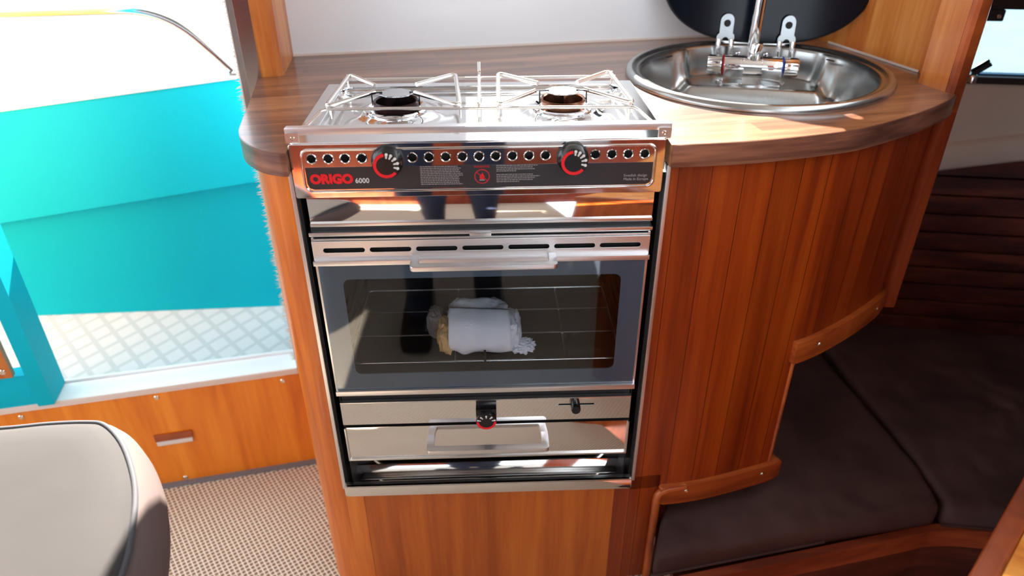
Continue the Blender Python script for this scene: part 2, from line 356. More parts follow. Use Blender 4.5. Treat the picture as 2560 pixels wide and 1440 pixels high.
# finger pull cut in the panel
vp = thing('vent_pull', (*wl(-.285, 0), -.14), 'small slim teak vent slot in the orange panel below the door sill', 'vent')
bm = bmesh.new(); wslab(bm, -.318, -.242, -.004, 0, -.141, -.123, .001); finish(bm, 'hood', TEAKD, vp)
bm = bmesh.new(); wslab(bm, -.316, -.244, -.006, -.001, -.151, -.141, .0005); finish(bm, 'lip', WHITEP, vp)
# sill
d1 = thing('door_1', (0, 0, 0), None, None, kind='structure')
bm = bmesh.new(); wslab(bm, -1.3, 0, -.004, .068, -.012, 0, .002); finish(bm, 'sill', ALUF, d1)
bm = bmesh.new(); wslab(bm, -1.3, -.002, -.006, -.003, -.009, .004, .001); finish(bm, 'sill_lip', SEAL, d1)
bm = bmesh.new(); wslab(bm, -1.3, 0, .06, .066, 0, .006, .001); finish(bm, 'sill_track', ALUF, d1)
# right jamb: pale seal, brush, polished frame, teak post
bm = bmesh.new(); wslab(bm, -.002, .010, -.004, .045, 0, 1.5, .001); finish(bm, 'seal_strip', SEAL, d1)
bm = bmesh.new()
for i in range(700):
    z = random.uniform(.02, 1.3); a = random.uniform(-.5, .5); s = random.uniform(.006, .014); n = random.uniform(0, .01)
    p0 = Vector((*wl(0, n), z)); p1 = Vector((*wl(-s, n-.003), z+s*a))
    t = Vector((0, 0, .0012)); bm.faces.new([bm.verts.new(q) for q in (p0-t, p0+t, p1)])
br = finish(bm, 'brush_seal', WHITEP, d1, 0); br['kind'] = 'stuff'
bm = bmesh.new(); wslab(bm, .0, .034, -.004, .03, .56, 1.5, .003); finish(bm, 'jamb_cover', FRAMEP, d1)
bm = bmesh.new(); wslab(bm, .010, .045, -.003, .03, 0, .56, .001); finish(bm, 'jamb_lining', TEAKH, d1)
# teal frame on the left side
bm = bmesh.new(); wslab(bm, -.50, -.470, -.012, .06, .001, 1.5, .004); finish(bm, 'jamb_frame', TEAL, d1)
bm = bmesh.new(); wslab(bm, -1.3, -.50, -.004, .03, .001, .075, .003); finish(bm, 'jamb_foot', TEAL, d1)
bm = bmesh.new(); wslab(bm, -1.3, -.52, -.012, 0, .078, 1.5, .003); finish(bm, 'jamb_board', TEAKL, d1)
x, y = wl(-.534, -.0125); screw(d1, (x, y, .094), (-WN.x, -WN.y, 0), .0065)
# header above door
bm = bmesh.new(); wslab(bm, -1.6, .03, -.01, .05, 1.3, 1.6); finish(bm, 'header', GEL, d1)

# hull-side panel behind the worktop, with the window above it
A2 = Vector((.0944, .526)); D2 = Vector((math.cos(math.radians(8.7)), math.sin(math.radians(8.7)))); N2 = Vector((-D2.y, D2.x))
def bk(s, n): q = A2+D2*s+N2*n; return (q.x, q.y)
def bslab(bm, s0, s1, n0, n1, z0, z1, b=0): prism(bm, [bk(s0, n0), bk(s1, n0), bk(s1, n1), bk(s0, n1)], z0, z1, b)
wb = thing('wall_galley', (0, 0, 0), None, None, kind='structure')
bm = bmesh.new(); bslab(bm, -.235, .95, 0, .03, FZ, .83)
finish(bm, 'liner', LINER, wb)
bm = bmesh.new(); bslab(bm, -.235, .125, 0, .03, .83, 1.6); finish(bm, 'liner_side', LINER, wb)
bm = bmesh.new(); bslab(bm, .125, .95, 0, .03, 1.06, 1.6); finish(bm, 'liner_top', LINER, wb)  # header out of view, set low to cut sky light on the worktop
bm = bmesh.new(); bslab(bm, -.235, .93, -.002, .001, .615, .619); finish(bm, 'caulk', SEAL, wb)
# teak corner post between the door and the hull-side panel
bm = bmesh.new(); poly = [wl(.034, -.002), wl(.062, -.002), wl(.070, .004), wl(.072, .02), (-.105, .52), (-.16, .50), wl(.034, .02)]
prism(bm, poly, .60, 1.5, .0); pst = finish(bm, 'trim_corner_post', TEAKL); struct(pst)
# bulkhead between galley and forward cabin
bm = bmesh.new(); prism(bm, [(.9415, .5505), (.9685, .45), (1.0025, .32), (1.012, .27), (1.03, .272), (1.02, .33), (.96, .64), (.93, .64)], .26, 1.5)
bh = finish(bm, 'wall_bulkhead', TEAKL); struct(bh)
bm = bmesh.new(); prism(bm, [(.9395, .5505), (.9665, .45), (1.0005, .32), (1.004, .322), (.9705, .452), (.9435, .552)], .6155, .619); o = finish(bm, 'trim_caulk', SEAL); struct(o)
bm = bmesh.new(); prism(bm, [(.9685, .2583), (.983, .2045), (.995, .2075), (1.012, .26), (1.00, .29)], .584, 1.5)
o = finish(bm, 'trim_bulkhead_post', TEAKM); struct(o)
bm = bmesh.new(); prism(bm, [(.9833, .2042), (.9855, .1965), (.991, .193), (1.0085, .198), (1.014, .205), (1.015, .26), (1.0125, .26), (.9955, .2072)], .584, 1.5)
o = finish(bm, 'trim_bulkhead_shaded_lipping', TEAKD); struct(o)  # lipping of another wood; shade on the post end is in its colour too
bm = bmesh.new(); prism(bm, [(.970, .2583), (.983, .213), (.9865, .205), (.992, .1985), (1.0085, .198), (1.014, .205), (1.016, .26), (1.00, .29)], .215, .5835)
o = finish(bm, 'trim_bulkhead_foot', TEAKX); struct(o)  # same post below the worktop; shade there is put into the darker teak

# roof and the rest of the pilothouse
bm = bmesh.new(); prism(bm, [(-1.6, -2.3), (1.05, -2.3), (1.05, .66), (.0, .56), (-.16, .42), wl(-1.6, .06)], 1.5, 1.53); o = finish(bm, 'ceiling', CEIL); struct(o)
bm = bmesh.new(); prism(bm, [(1.02, -1.0), (1.75, -1.0), (1.75, .55), (1.02, .65)], .80, .83); o = finish(bm, 'ceiling_forward', GEL); struct(o)
bm = bmesh.new(); prism(bm, [(1.7, -1.0), (1.72, -1.0), (1.72, .52), (1.7, .52)], -.6, .83); o = finish(bm, 'wall_forward', SLAT); struct(o)
bm = bmesh.new(); prism(bm, [(1.02, -1.0), (1.7, -1.0), (1.7, -.98), (1.02, -.98)], -.6, .83); o = finish(bm, 'wall_forward_starboard', SLAT); struct(o)
sbw = thing('wall_starboard', (0, 0, 0), None, None, kind='structure')  # unseen side wall; its window is narrowed to a slit to dim the cabin
bm = bmesh.new(); prism(bm, [(-1.6, -1.93), (.30, -1.86), (.30, -1.83), (-1.6, -1.90)], FZ, 1.08); finish(bm, 'lower_board', TEAKX, sbw)
bm = bmesh.new(); prism(bm, [(.74, -1.86), (1.05, -1.86), (1.05, -1.83), (.74, -1.83)], FZ, 1.5); finish(bm, 'end_board', TEAKX, sbw)
bm = bmesh.new(); prism(bm, [(.30, -1.86), (.74, -1.86), (.74, -1.83), (.30, -1.83)], FZ, -.05); finish(bm, 'door_board', TEAKX, sbw)
bm = bmesh.new(); prism(bm, [(-1.6, -1.93), (.74, -1.86), (.74, -1.83), (-1.6, -1.90)], 1.27, 1.53); finish(bm, 'header', GEL, sbw)
bm = bmesh.new(); box(bm, -1.6, 1.6, -2.6, -2.5, -.3, .42); o = finish(bm, 'wall_starboard_bulwark', TEAL); struct(o)
bm = bmesh.new(); box(bm, -1.6, 1.6, -2.5, -1.92, -.1, -.06); o = finish(bm, 'ground_starboard_deck', DECK); struct(o)
bm = bmesh.new(); box(bm, -1.62, -1.6, -1.95, .1, FZ, .12); o = finish(bm, 'wall_aft', TEAK); struct(o)  # unseen aft wall, cut low so that daylight enters from the left
bm = bmesh.new(); box(bm, 1.02, 1.05, -2.3, -.9, FZ-.33, .74); o = finish(bm, 'wall_companionway', TEAK); struct(o)

# ================================================================== SIDE DECK AND BULWARK
bm = bmesh.new(); prism(bm, [wl(-1.8, .06), wl(0, .06), (-.1, .5), (.1, .66), (-.2, .70), (-1.9, .62)], -.05, -.012)
o = finish(bm, 'ground_side_deck', DECK); struct(o)
# teak wall/house side outside hidden; bulwark: lower panel, upper panel
def bwl(x): return .60+.035*(x+.55)     # plan line of the bulwark foot
bw = thing('bulwark', (-.6, .6, -.02), 'turquoise bulwark of the side deck with white capping', 'bulwark')
bm = bmesh.new(); xs = [-2.0+i*.1 for i in range(24)]
prof = []
for x in xs:
    zc = .2365+(x+.8416)*.1405; zt = .4835+(x+.7515)*.115
    y = bwl(x); prof.append([(x, y, -.03), (x, y+.012, zc-.014), (x, y+.010, zc-.003), (x, y-.004, zc), (x, y+.020, zt-.0), (x, y+.035, zt), (x, y+.10, zt-.002), (x, y+.10, -.03)])
vs = [[bm.verts.new(q) for q in p_] for p_ in prof]
for a, b_ in zip(vs[:-1], vs[1:]):
    for k in range(7): bm.faces.new((a[k], a[k+1], b_[k+1], b_[k]))
finish(bm, 'side_panel', TEAL, bw, 30)
bm = bmesh.new(); vs = []
for x in xs:
    zt = .4835+(x+.7515)*.115; y = bwl(x)+.018; vs.append([bm.verts.new(q) for q in ((x, y, zt), (x, y, zt+.008), (x, y+.16, zt+.01), (x, y+.16, zt-.05), (x, y+.02, zt-.01))])
for a, b_ in zip(vs[:-1], vs[1:]):
    for k in range(5): bm.faces.new((a[k], a[(k+1) % 5], b_[(k+1) % 5], b_[k]))
finish(bm, 'capping', GEL, bw)
hr = thing('handrail', (-.262, .64, .545), 'polished steel handrail tube bent down to the bulwark capping outside', 'handrail')
Tube('rail_tube', mat('rail_steel', (.52, .58, .60, 1), .12, 1), hr, fillet([(-1.9, .67, .650), (-.70, .655, .668), (-.385, .652, .675), (-.268, .652, .546)], .09, 12), .0120, 16)
bm = bmesh.new(); lathe(bm, [(0, .006), (.012, .006), (.03, .004), (.032, 0), (0, 0)], (-.268, .652, .549), seg=24); finish(bm, 'base_flange', CHROME, hr)
bm = bmesh.new(); prism(bm, [(-14, .9), (14, .9), (14, 30), (-14, 30)], -.9, -.88); o = finish(bm, 'ground_quay', QUAY); struct(o)
# outside: coachroof side the door opens through is hidden by the jamb

# ================================================================== GALLEY CABINET
CUR = [(.505, .0), (.618, .012), (.724, .04), (.79, .065), (.88, .122), (.952, .178), (.985, .212)]
CURS = smooth_path(CUR, 6)
gc = thing('galley_cabinet', (.25, .1, FZ), 'curved teak galley cabinet with rounded corner holding the built-in stove', 'cabinet')
def shell(name, path, z0, z1, th, m, parent, uoff=0):
    """curved board standing on a plan path, thickness inwards; UV = (arc length, z)"""
    inn = off(path, th); bm = bmesh.new(); uv = bm.loops.layers.uv.new('UVMap'); n = len(path); L_ = [0]
    for i in range(1, n): L_.append(L_[-1]+(Vector(path[i])-Vector(path[i-1])).length)
    def V(q, z): return bm.verts.new((q[0], q[1], z))
    F0 = [V(q, z0) for q in path]; F1 = [V(q, z1) for q in path]; B0 = [V(q, z0) for q in inn]; B1 = [V(q, z1) for q in inn]
    def face(vs_, uvs):
        f = bm.faces.new(vs_)
        for l, c in zip(f.loops, uvs): l[uv].uv = (c[0]+uoff, c[1])
    for i in range(n-1):
        a, b_ = L_[i], L_[i+1]
        face((F0[i], F0[i+1], F1[i+1], F1[i]), ((a, z0), (b_, z0), (b_, z1), (a, z1)))
        face((B0[i+1], B0[i], B1[i], B1[i+1]), ((b_, z0), (a, z0), (a, z1), (b_, z1)))
        face((F1[i], F1[i+1], B1[i+1], B1[i]), ((a, z1), (b_, z1), (b_, z1+.01), (a, z1+.01)))
        face((F0[i+1], F0[i], B0[i], B0[i+1]), ((b_, z0), (a, z0), (a, z0+.01), (b_, z0+.01)))
    face((F0[0], F1[0], B1[0], B0[0]), ((0, z0), (0, z1), (.01, z1), (.01, z0)))
    face((F0[-1], B0[-1], B1[-1], F1[-1]), ((0, z0), (.01, z0), (.01, z1), (0, z1)))
    bmesh.ops.recalc_face_normals(bm, faces=bm.faces)
    me = bpy.data.meshes.new(name); bm.to_mesh(me); bm.free(); return link(me, name, m, parent, 40)
TEAKC = wood('teak_column_daylit', srgb(190, 92, 22), srgb(216, 116, 34), srgb(232, 138, 50), coord='UV', grain=(26, 1.4, 1))  # cabinet teak in a lighter copy, with daylight from the doorway in its colour
TEAKP = wood('teak_lower', srgb(164, 76, 12), srgb(188, 96, 20), srgb(206, 114, 30), coord='UV', grain=(24, 1.3, 1))
arc = [(-.003-.055*math.cos(a), .055-.055*math.sin(a)) for a in [i*PI/2/12 for i in range(13)]]
colp = [(-.10, .36), (-.075, .2)]+arc
shell('corner_column', colp, FZ, .583, .02, TEAKC, gc)
shell('corner_column', [(-.003, 0), (.028, 0)], FZ, -.012, .02, TEAKC, gc, .2)
shell('lower_panel', [(.0287, 0), (.25, 0), (.4713, 0)], FZ, -.012, .02, TEAKP, gc, 1)
shell('front_stile', [(.4715, 0), (.5, 0)], FZ, -.012, .02, TEAKF, gc, .02)
shell('front_stile', [(.5, 0)]+pathcut(CURS, .5051, .553), FZ, -.0, .02, TEAKF, gc, .03)
shell('side_panel', [(.5, 0)]+pathcut(CURS, .5051, .7655), -.03, .583, .016, TEAKF, gc, .03)
shell('side_panel', pathcut(CURS, .7655, 1.0), .225, .583, .016, TEAKF, gc, .295)
Prism('leg', TEAKF, gc, [(.5535, .003), (.556, .001), (.572, .012), (.585, .05), (.565, .055), (.5535, .02)], FZ-.3, -.03)
# rounded rails edging the cut-outs
def rail(path, z0, z1, pro, name, ends=True):
    o_ = off(path, -pro); i_ = off(path, .018); bm = bmesh.new(); poly = o_+i_[::-1]; prism(bm, poly, z0, z1, .006, seg=3); return finish(bm, name, TEAKH, gc, 50)
rail(pathcut(CURS, .552, .788), -.066, -.024, .010, 'edge_rail')
rail(pathcut(CURS, .757, 1.0), .208, .25, .010, 'edge_rail')
bm = bmesh.new(); tube(bm, fillet([(.549, -.002, FZ-.02), (.549, -.002, -.035), (.60, .0045, -.030)], .02, 8), .0075, 10); finish(bm, 'edge_moulding', TEAKD, gc, 60)
bm = bmesh.new(); tube(bm, [(.7665, .0545, -.03), (.7665, .0545, .215)], .004, 8); finish(bm, 'edge_moulding', TEAKD, gc, 60)
for (x, z) in ((.603, -.036), (.748, -.04), (.797, .233), (.955, .231)):
    q = min(CURS, key=lambda c_: abs(c_[0]-x)); i = CURS.index(q); a, b_ = CURS[max(i-1, 0)], CURS[min(i+1, len(CURS)-1)]; t = (Vector(b_)-Vector(a)).normalized()
    screw(gc, (q[0]+t.y*.0105, q[1]-t.x*.0105, z), (t.y, -t.x, 0), .0035)
# metal strips lining the stove opening, black cheeks inside
for x0, x1 in ((-.0045, .0010), (.4990, .5045)):
    Box('opening_strip', ALU, gc, x0, x1, -.004, .012, -.004, .582, b=.0008)
for x0, x1 in ((.0012, .0045), (.4945, .4988)):
    Box('opening_lining', BLACKM, gc, x0, x1, .003, .28, -.004, .57, b=0)
Box('opening_floor', BLACKM, gc, .001, .499, .0, .28, -.012, -.006, b=0)

# ================================================================== WORKTOP
ct = thing('worktop', (.4, .3, .583), 'walnut butcher-block galley worktop with a notch for the stove', 'worktop')
front = smooth_path([(.5005, -.0156), (.6177, -.0037), (.7243, .0215), (.7894, .0455), (.8905, .1052), (.96, .158), (.9905, .186)], 5)
left = smooth_path([(-.1365, .385), (-.118, .29), (-.088, .105), (-.0785, .06), (-.0625, .0245), (-.034, -.0085), (-.008, -.022), (.003, -.0235)], 5)
outer = left+[(.003, .27), (.4975, .27), (.4985, -.0156)]+front+[(.992, .2), (.9685, .2583), (1.004, .30), (1.002, .32), (.9685, .45), (.9415, .5505), (.93, .645), (.6245, .606), (.0944, .5245), (-.10, .4955), (-.13, .46), (-.125, .36)]
V0, V1 = Vector((-.7698, -.6382)), Vector((-.6382, .7699)); SC = Vector((.7208, .3227))
def ell(a, ra, rb, c=SC): q = c+V0*ra*math.cos(a)+V1*rb*math.sin(a); return (q.x, q.y)
hole = [ell(i*2*PI/64, .214, .2) for i in range(64)]
Plate('slab', WALN, ct, outer, [hole], .030, Matrix.Translation((0, 0, .600)), .0)
# facing strip that wraps the visible edge
def edge(path, name):
    o_ = off(path, -.0012); i_ = off(path, .0005); bm = bmesh.new(); prism(bm, o_+i_[::-1], .5835, .6145, .0006); return finish(bm, name, WALNE, ct, 60)
edge(front, 'edge_facing'); edge(left, 'edge_facing')

# ================================================================== STOVE
st = thing('galley_stove', (.25, .13, 0), 'stainless steel two-burner galley stove with glass-door oven built into the cabinet', 'stove')
# carcass with open oven cavity
bm = bmesh.new()
box(bm, .0125, .0145, .004, .262, .0, .60); box(bm, .4835, .4855, .004, .262, .0, .60); box(bm, .0125, .4855, .260, .262, .0, .60)
box(bm, .0125, .4855, .02, .262, .598, .600); box(bm, .0125, .4855, .02, .262, .134, .136)
finish(bm, 'carcass', BLACKM, st)
bm = bmesh.new()
box(bm, .028, .030, .004, .25, .232, .468); box(bm, .468, .470, .004, .25, .232, .468); box(bm, .028, .470, .248, .25, .232, .468); box(bm, .028, .47, .004, .25, .230, .232); box(bm, .028, .47, .004, .25, .468, .47)
for z in (.27, .30, .33, .36, .39):
    box(bm, .030, .034, .02, .24, z, z+.003); box(bm, .464, .468, .02, .24, z, z+.003)
finish(bm, 'oven_cavity', OVEN, st)
# hob top: outer rim plate with two pressed wells
x0, x1 = .006, .494
Plate('hob_rim', HOB, st, rrect(x0, x1, -.010, .268, .004), [rrect(.030, .470, .035, .250, .02)], .003, Matrix.Translation((0, 0, .6215)), .0006)
bm = bmesh.new(); NX, NY = 70, 40; g = []
for j in range(NY+1):
    row = []
    for i in range(NX+1):
        x = .028+.444*i/NX; y = .033+.219*j/NY
        d = min(x-.028, .472-x, y-.033, .252-y); z = .6215-.0075*min(1, max(0, (d-.002)/.010))**.8
        for bx in (.1285, .3705):
            r = math.hypot(x-bx, y-.138); z += .0075*math.exp(-((r-.047)/.010)**2) - (.004 if r < .036 else 0)
        row.append(bm.verts.new((x, y, z)))
    g.append(row)
for j in range(NY):
    for i in range(NX): bm.faces.new((g[j][i], g[j][i+1], g[j+1][i+1], g[j+1][i]))
finish(bm, 'hob_pan', HOB, st, 60)
for bx, gm in ((.1285, BURN), (.3705, mat('heat_tinted_burner', srgb(120, 84, 66), .25, .9))):
    b0 = Lathe('burner', gm, st, [(0, .612), (.030, .612), (.032, .618), (.0335, .634), (.0315, .636), (.029, .634), (.027, .620), (0, .619)], (bx, .132, 0), seg=40)
    Lathe('burner_ring', CHROME, b0, [(.036, .616), (.043, .620), (.045, .6245), (.042, .6255), (.037, .622), (.036, .616)], (bx, .132, 0), seg=40)
    pts = []
    for i in range(96):
        a = i*2*PI/96; r = .0235+.0018*math.cos(a*9); pts.append((bx+r*math.cos(a), .142+r*.9*math.sin(a)))
    Prism('burner_cap', CAPM, b0, pts, .6415, .6435, .0008)
    bm = bmesh.new()
    for s in (-1, 1): tube(bm, [(bx+s*.034, .132, .628), (bx+s*.034, .132, .646), (bx+s*.020, .140, .6445)], .0012, 6)
    tube(bm, [(bx, .15, .62), (bx, .145, .642)], .003, 6); finish(bm, 'cap_bracket', BLACK, b0)
# pot grate: one wire frame, four supports
gr = Tube('grate', WIRE, st, fillet([(.012, .05, .623), (.030, .098, .634), (.468, .088, .634), (.488, .045, .623)], .01, 4), .0024, 8)
bm = bmesh.new(); tube(bm, [(.034, .252, .634), (.466, .252, .634)], .0023, 8); finish(bm, 'cross_wire', WIRE, gr)
bm = bmesh.new(); tube(bm, [(.037, .098, .634), (.036, .252, .634)], .0019, 8); finish(bm, 'cross_wire', WIRE, gr)
bm = bmesh.new(); tube(bm, [(.4655, .088, .634), (.464, .252, .634)], .0019, 8); finish(bm, 'cross_wire', WIRE, gr)
bm = bmesh.new(); tube(bm, fillet([(.2485, .094, .622), (.2485, .094, .638), (.2485, .252, .640), (.2485, .258, .650), (.2485, .262, .656)], .006, 4), .0026, 10); finish(bm, 'divider_wire', WIRE, gr)
ZT = .645
for pts in ([(.094, .176, ZT), (.048, .232, ZT+.002), (.036, .09, ZT-.006), (.098, .142, ZT)],
            [(.155, .178, ZT), (.212, .228, ZT+.002), (.222, .078, ZT-.003), (.156, .136, ZT)],
            [(.337, .176, ZT), (.278, .228, ZT+.002), (.276, .078, ZT-.003), (.330, .136, ZT)],
            [(.396, .178, ZT), (.452, .232, ZT+.002), (.466, .088, ZT-.006), (.402, .142, ZT)]):
    bm = bmesh.new(); tube(bm, fillet(pts, .014, 6), .0034, 10); finish(bm, 'pot_support', WIRE, gr, 60)
for (x, y) in ((.04, .252), (.46, .252), (.04, .098), (.46, .088), (.2485, .096), (.222, .094), (.276, .092)):
    bm = bmesh.new(); tube(bm, [(x, y, .620), (x, y, .642)], .0016, 6); finish(bm, 'post', WIRE, gr)
# front fiddle bar with brackets
fb = Box('fiddle_bar', ALU, st, .001, .499, -.006, .007, .632, .641, b=.0015)
for x in (.010, .490):
    s = 1 if x < .2 else -1
    Plate('bracket', STEELS, fb, rrect(x-.0085, x+.0085, .6215, .636, .002), [circ(x+s*.001, .629, .0022, 10)], .0012, at_y(-.0085, .0012))
    screw(fb, (x+s*.001, -.0088, .629), (0, -1, 0), .003)
# control panel
hx = [.0315+i*.02169 for i in range(21)]; HZ = .6022
kn = (.1295, .3705); holes = [circ(x, HZ, .0056, 20) for x in hx if all(abs(x-k) > .016 for k in kn)]
cpn = Plate('control_panel', STEEL, st, rrect(.004, .492, .5475, .6215, .003), holes, .0016, at_y(-.012, .0016), .0005)
bm = bmesh.new(); box(bm, .006, .49, -.0095, -.006, .549, .5905); finish(bm, 'panel_backing', BLACKM, cpn)
bm = bmesh.new(); box(bm, .006, .49, .012, .014, .589, .618); finish(bm, 'burner_screen', STEELS, cpn)
for x in [x for x in hx if all(abs(x-k) > .016 for k in kn)]:
    bm = bmesh.new(); lathe(bm, [(.0056, -.002), (.0056, .0006), (.0063, .0012), (.0072, .0)], (x, -.012, HZ), '-y', 20); finish(bm, 'vent_hole_rim', STEEL, cpn)
bd = rrect(.0185, .4800, .5565, .6145, .010, 6)
bm = bmesh.new(); tube(bm, [(x, -.012, z) for x, z in bd], .0019, 8, closed=True); finish(bm, 'raised_bead', STEEL, cpn, 60)
Plate('label_band', BAND, cpn, [(.0215, .5905), (.0215, .568), (.024, .5615), (.030, .5595), (.470, .5595), (.4755, .5625), (.4775, .5685), (.4775, .5905)], [], .0004, at_y(-.0124, .0004))
text_obj('maker_name', 'ORIGO', RED, cpn, .0262, .5738, .0172, -.0127, bold=.0011, sx=1.0)
text_obj('model_number', '6000', WHITEP, cpn, .0845, .5712, .0098, -.0127, bold=.0001, sx=.95)
def lines(name, x, z, n, wmax, dz, skip=(), seed=1, short=()):
    rd = random.Random(seed); bm = bmesh.new()
    for i in range(n):
        if i in skip: continue
        ww = wmax*(rd.uniform(.82, 1) if i not in short else rd.uniform(.45, .6)); c = 0
        while c < ww:
            l = min(rd.uniform(.0012, .0042), ww-c)
            if l < .0006: break
            box(bm, x+c, x+c+l, -.0127, -.0124, z-i*dz-.00055, z-i*dz+.00055); c += l+.0007
    finish(bm, name, GREYP, cpn, 0)
lines('notice_text', .1705, .5892, 11, .057, .00245, seed=3)
lines('notice_text', .2705, .5892, 10, .058, .0025, skip=(4,), seed=5, short=(3, 9))
text_obj('origin_text', 'Swedish design\nMade in Europe', GREYP, cpn, .4395, .5698, .0052, -.0126, sx=1.0, bold=.00005)
ws = Plate('warning_sign', REDD, cpn, circ(.2515, .5745, .0103, 36), [circ(.2515, .5745, .0088, 36)], .0004, at_y(-.0128, .0004))
bm = bmesh.new(); box(bm, -.0088, .0088, -.0002, .0002, -.0007, .0007, M=Matrix.Translation((.2515, -.0127, .5745)) @ Matrix.Rotation(math.radians(40), 4, 'Y')); finish(bm, 'slash', REDD, ws)
Plate('flame', RED, ws, [(.2485, .571), (.2483, .5745), (.2498, .578), (.2505, .5765), (.252, .580), (.2535, .5765), (.2548, .5745), (.2545, .571)], [], .0003, at_y(-.0127, .0003))
Box('pan_mark', GREYP, ws, .2480, .2550, -.0127, -.0124, .5688, .5702, b=0)
text_obj('warning_word', 'WARNING', REDD, cpn, .2515, .5882, .0042, -.0126, 'CENTER', bold=.0001)
def dial(cx_, cz_, R, y0, y1, parent, a_red, a_ticks, name='control_knob', square=False):
    """round knob whose face carries a red arc and pale marks; angles in degrees, counter-clockwise from +x as seen from the front"""
    k = Lathe(name, BLACK, parent, [(R*1.12, 0), (R*1.12, .004), (R*1.06, .006), (R*1.02, y0-y1-.003), (R*.93, y0-y1), (0, y0-y1)], (cx_, y0, cz_), '-y', 40)
    a0, a1 = a_red; n = 30; ro, ri = R*.92, R*.70
    pts = [(cx_+ro*math.cos(math.radians(a0+(a1-a0)*i/n)), cz_+ro*math.sin(math.radians(a0+(a1-a0)*i/n))) for i in range(n+1)]
    pts += [(cx_+ri*math.cos(math.radians(a1-(a1-a0)*i/n)), cz_+ri*math.sin(math.radians(a1-(a1-a0)*i/n))) for i in range(n+1)]
    Plate('red_arc', RED, k, pts, [], .0004, at_y(y1-.0004, .0004))
    for a in a_ticks:
        t = math.radians(a); bm = bmesh.new()
        for rr_, s in ((R*.84, R*.11), (R*.70, R*.075), (R*.60, R*.065)):
            prism(bm, circ(cx_+rr_*math.cos(t), cz_+rr_*math.sin(t), s, 10), -.0002, .0002, M=Matrix.Translation((0, y1-.0002, 0)) @ XZ)
        finish(bm, 'dial_mark', WHITEP, k, 0)
    if not square: Lathe('bezel', RUB, k, [(R*1.18, 0), (R*1.18, .003), (R*1.12, .004)], (cx_, y0, cz_), '-y', 40)
    return k
for kx in kn: dial(kx, .5985, .0180, -.012, -.031, cpn, (97, 320), (84, 62, 38, 12, -14))
# bright plate below the control panel
Box('splash_plate', STEEL, st, .0125, .4875, .0035, .0055, .502, .55, b=.0004)
Box('splash_plate_lip', STEELS, st, .0125, .4880, .0005, .0060, .4985, .5035, b=.0008)
Box('door_header', STEELS, st, .010, .4880, -.006, .02, .4865, .4925, b=.0012)
Box('door_header', RUB, st, .012, .4860, .002, .02, .4925, .4985, b=.0004)
for x in (.238, .252): pass
bm = bmesh.new(); box(bm, .232, .262, -.009, .0, .4845, .4900, .0008); finish(bm, 'latch_plate', STEELS, st)
# oven door
dr = Box('oven_door', BLACKM, st, .0135, .4855, -.0055, .0035, .2105, .216, b=0)
for a_, b_ in ((.0130, .0165), (.4815, .4850)): Box('door_edge', STEELS, dr, a_, b_, -.0085, .003, .2105, .486, b=.0004)
sl = [rrect(.0283+i*.06433, .0858+i*.06433, .4645, .4715, .0034, 4) for i in range(7)]
tr = Plate('top_rail', ALU, dr, rrect(.0135, .4845, .4540, .4820, .0008, 2), sl, .0015, at_y(-.012, .0015), .0004)
bm = bmesh.new(); box(bm, .0135, .4845, -.020, -.008, .4475, .4550, .0012); finish(bm, 'rail_lip', ALU, tr)
bm = bmesh.new(); box(bm, .0165, .4815, -.0100, .002, .4822, .4845, .0004); finish(bm, 'rail_top', STEELS, tr)
bm = bmesh.new(); box(bm, .0165, .4815, -.004, -.002, .456, .481); finish(bm, 'slot_backing', BLACKM, tr)
def uhandle(x0_, x1_, y0_, y1_, z, parent, wdt=.0085, t=.0035):
    o1 = rrect(x0_, x1_, y1_-.02, y0_, .006, 5)
    pts = [(x0_, y0_+.0), (x0_, y1_+.006)]
    for j in range(5): a = PI+PI/2*j/4; pts.append((x0_+.006+.006*math.cos(a), y1_+.006+.006*math.sin(a)))
    for j in range(5): a = 1.5*PI+PI/2*j/4; pts.append((x1_-.006+.006*math.cos(a), y1_+.006+.006*math.sin(a)))
    pts += [(x1_, y0_), (x1_-wdt, y0_), (x1_-wdt, y1_+wdt+.003)]
    for j in range(5): a = -PI/2*j/4; pts.append((x1_-wdt-.003+.003*math.cos(a), y1_+wdt+.003+.003*math.sin(a)))
    for j in range(5): a = 1.5*PI-PI/2*j/4; pts.append((x0_+wdt+.003+.003*math.cos(a), y1_+wdt+.003+.003*math.sin(a)))
    pts += [(x0_+wdt, y0_)]
    bm = bmesh.new(); prism(bm, pts, z-t, z+t, .001); return finish(bm, 'handle', ALU, parent)
uhandle(.1495, .3525, -.010, -.047, .4545, tr, .0110, .0035)
gp = Plate('glass_frame', FRIT, dr, [(.0165, .2195), (.4815, .2195), (.4815, .4475), (.0165, .4475)], [rrect(.048, .449, .2485, .4190, .010, 6)], .002, at_y(-.0085, .002))
Box('glass_pane', OVGLASS, dr, .0165, .4815, -.0108, -.0098, .2195, .4475, b=0)
bm = bmesh.new(); box(bm, .0135, .4845, -.0150, .000, .2105, .2195, .0015); finish(bm, 'bottom_rail', ALU, dr)
for x in (.232, .262): screw(dr, (x, .0035, .2035), (0, -1, 0), .0035, m=STEELS)
Box('door_seal', RUB, st, .016, .482, .004, .016, .186, .2095, b=.001)
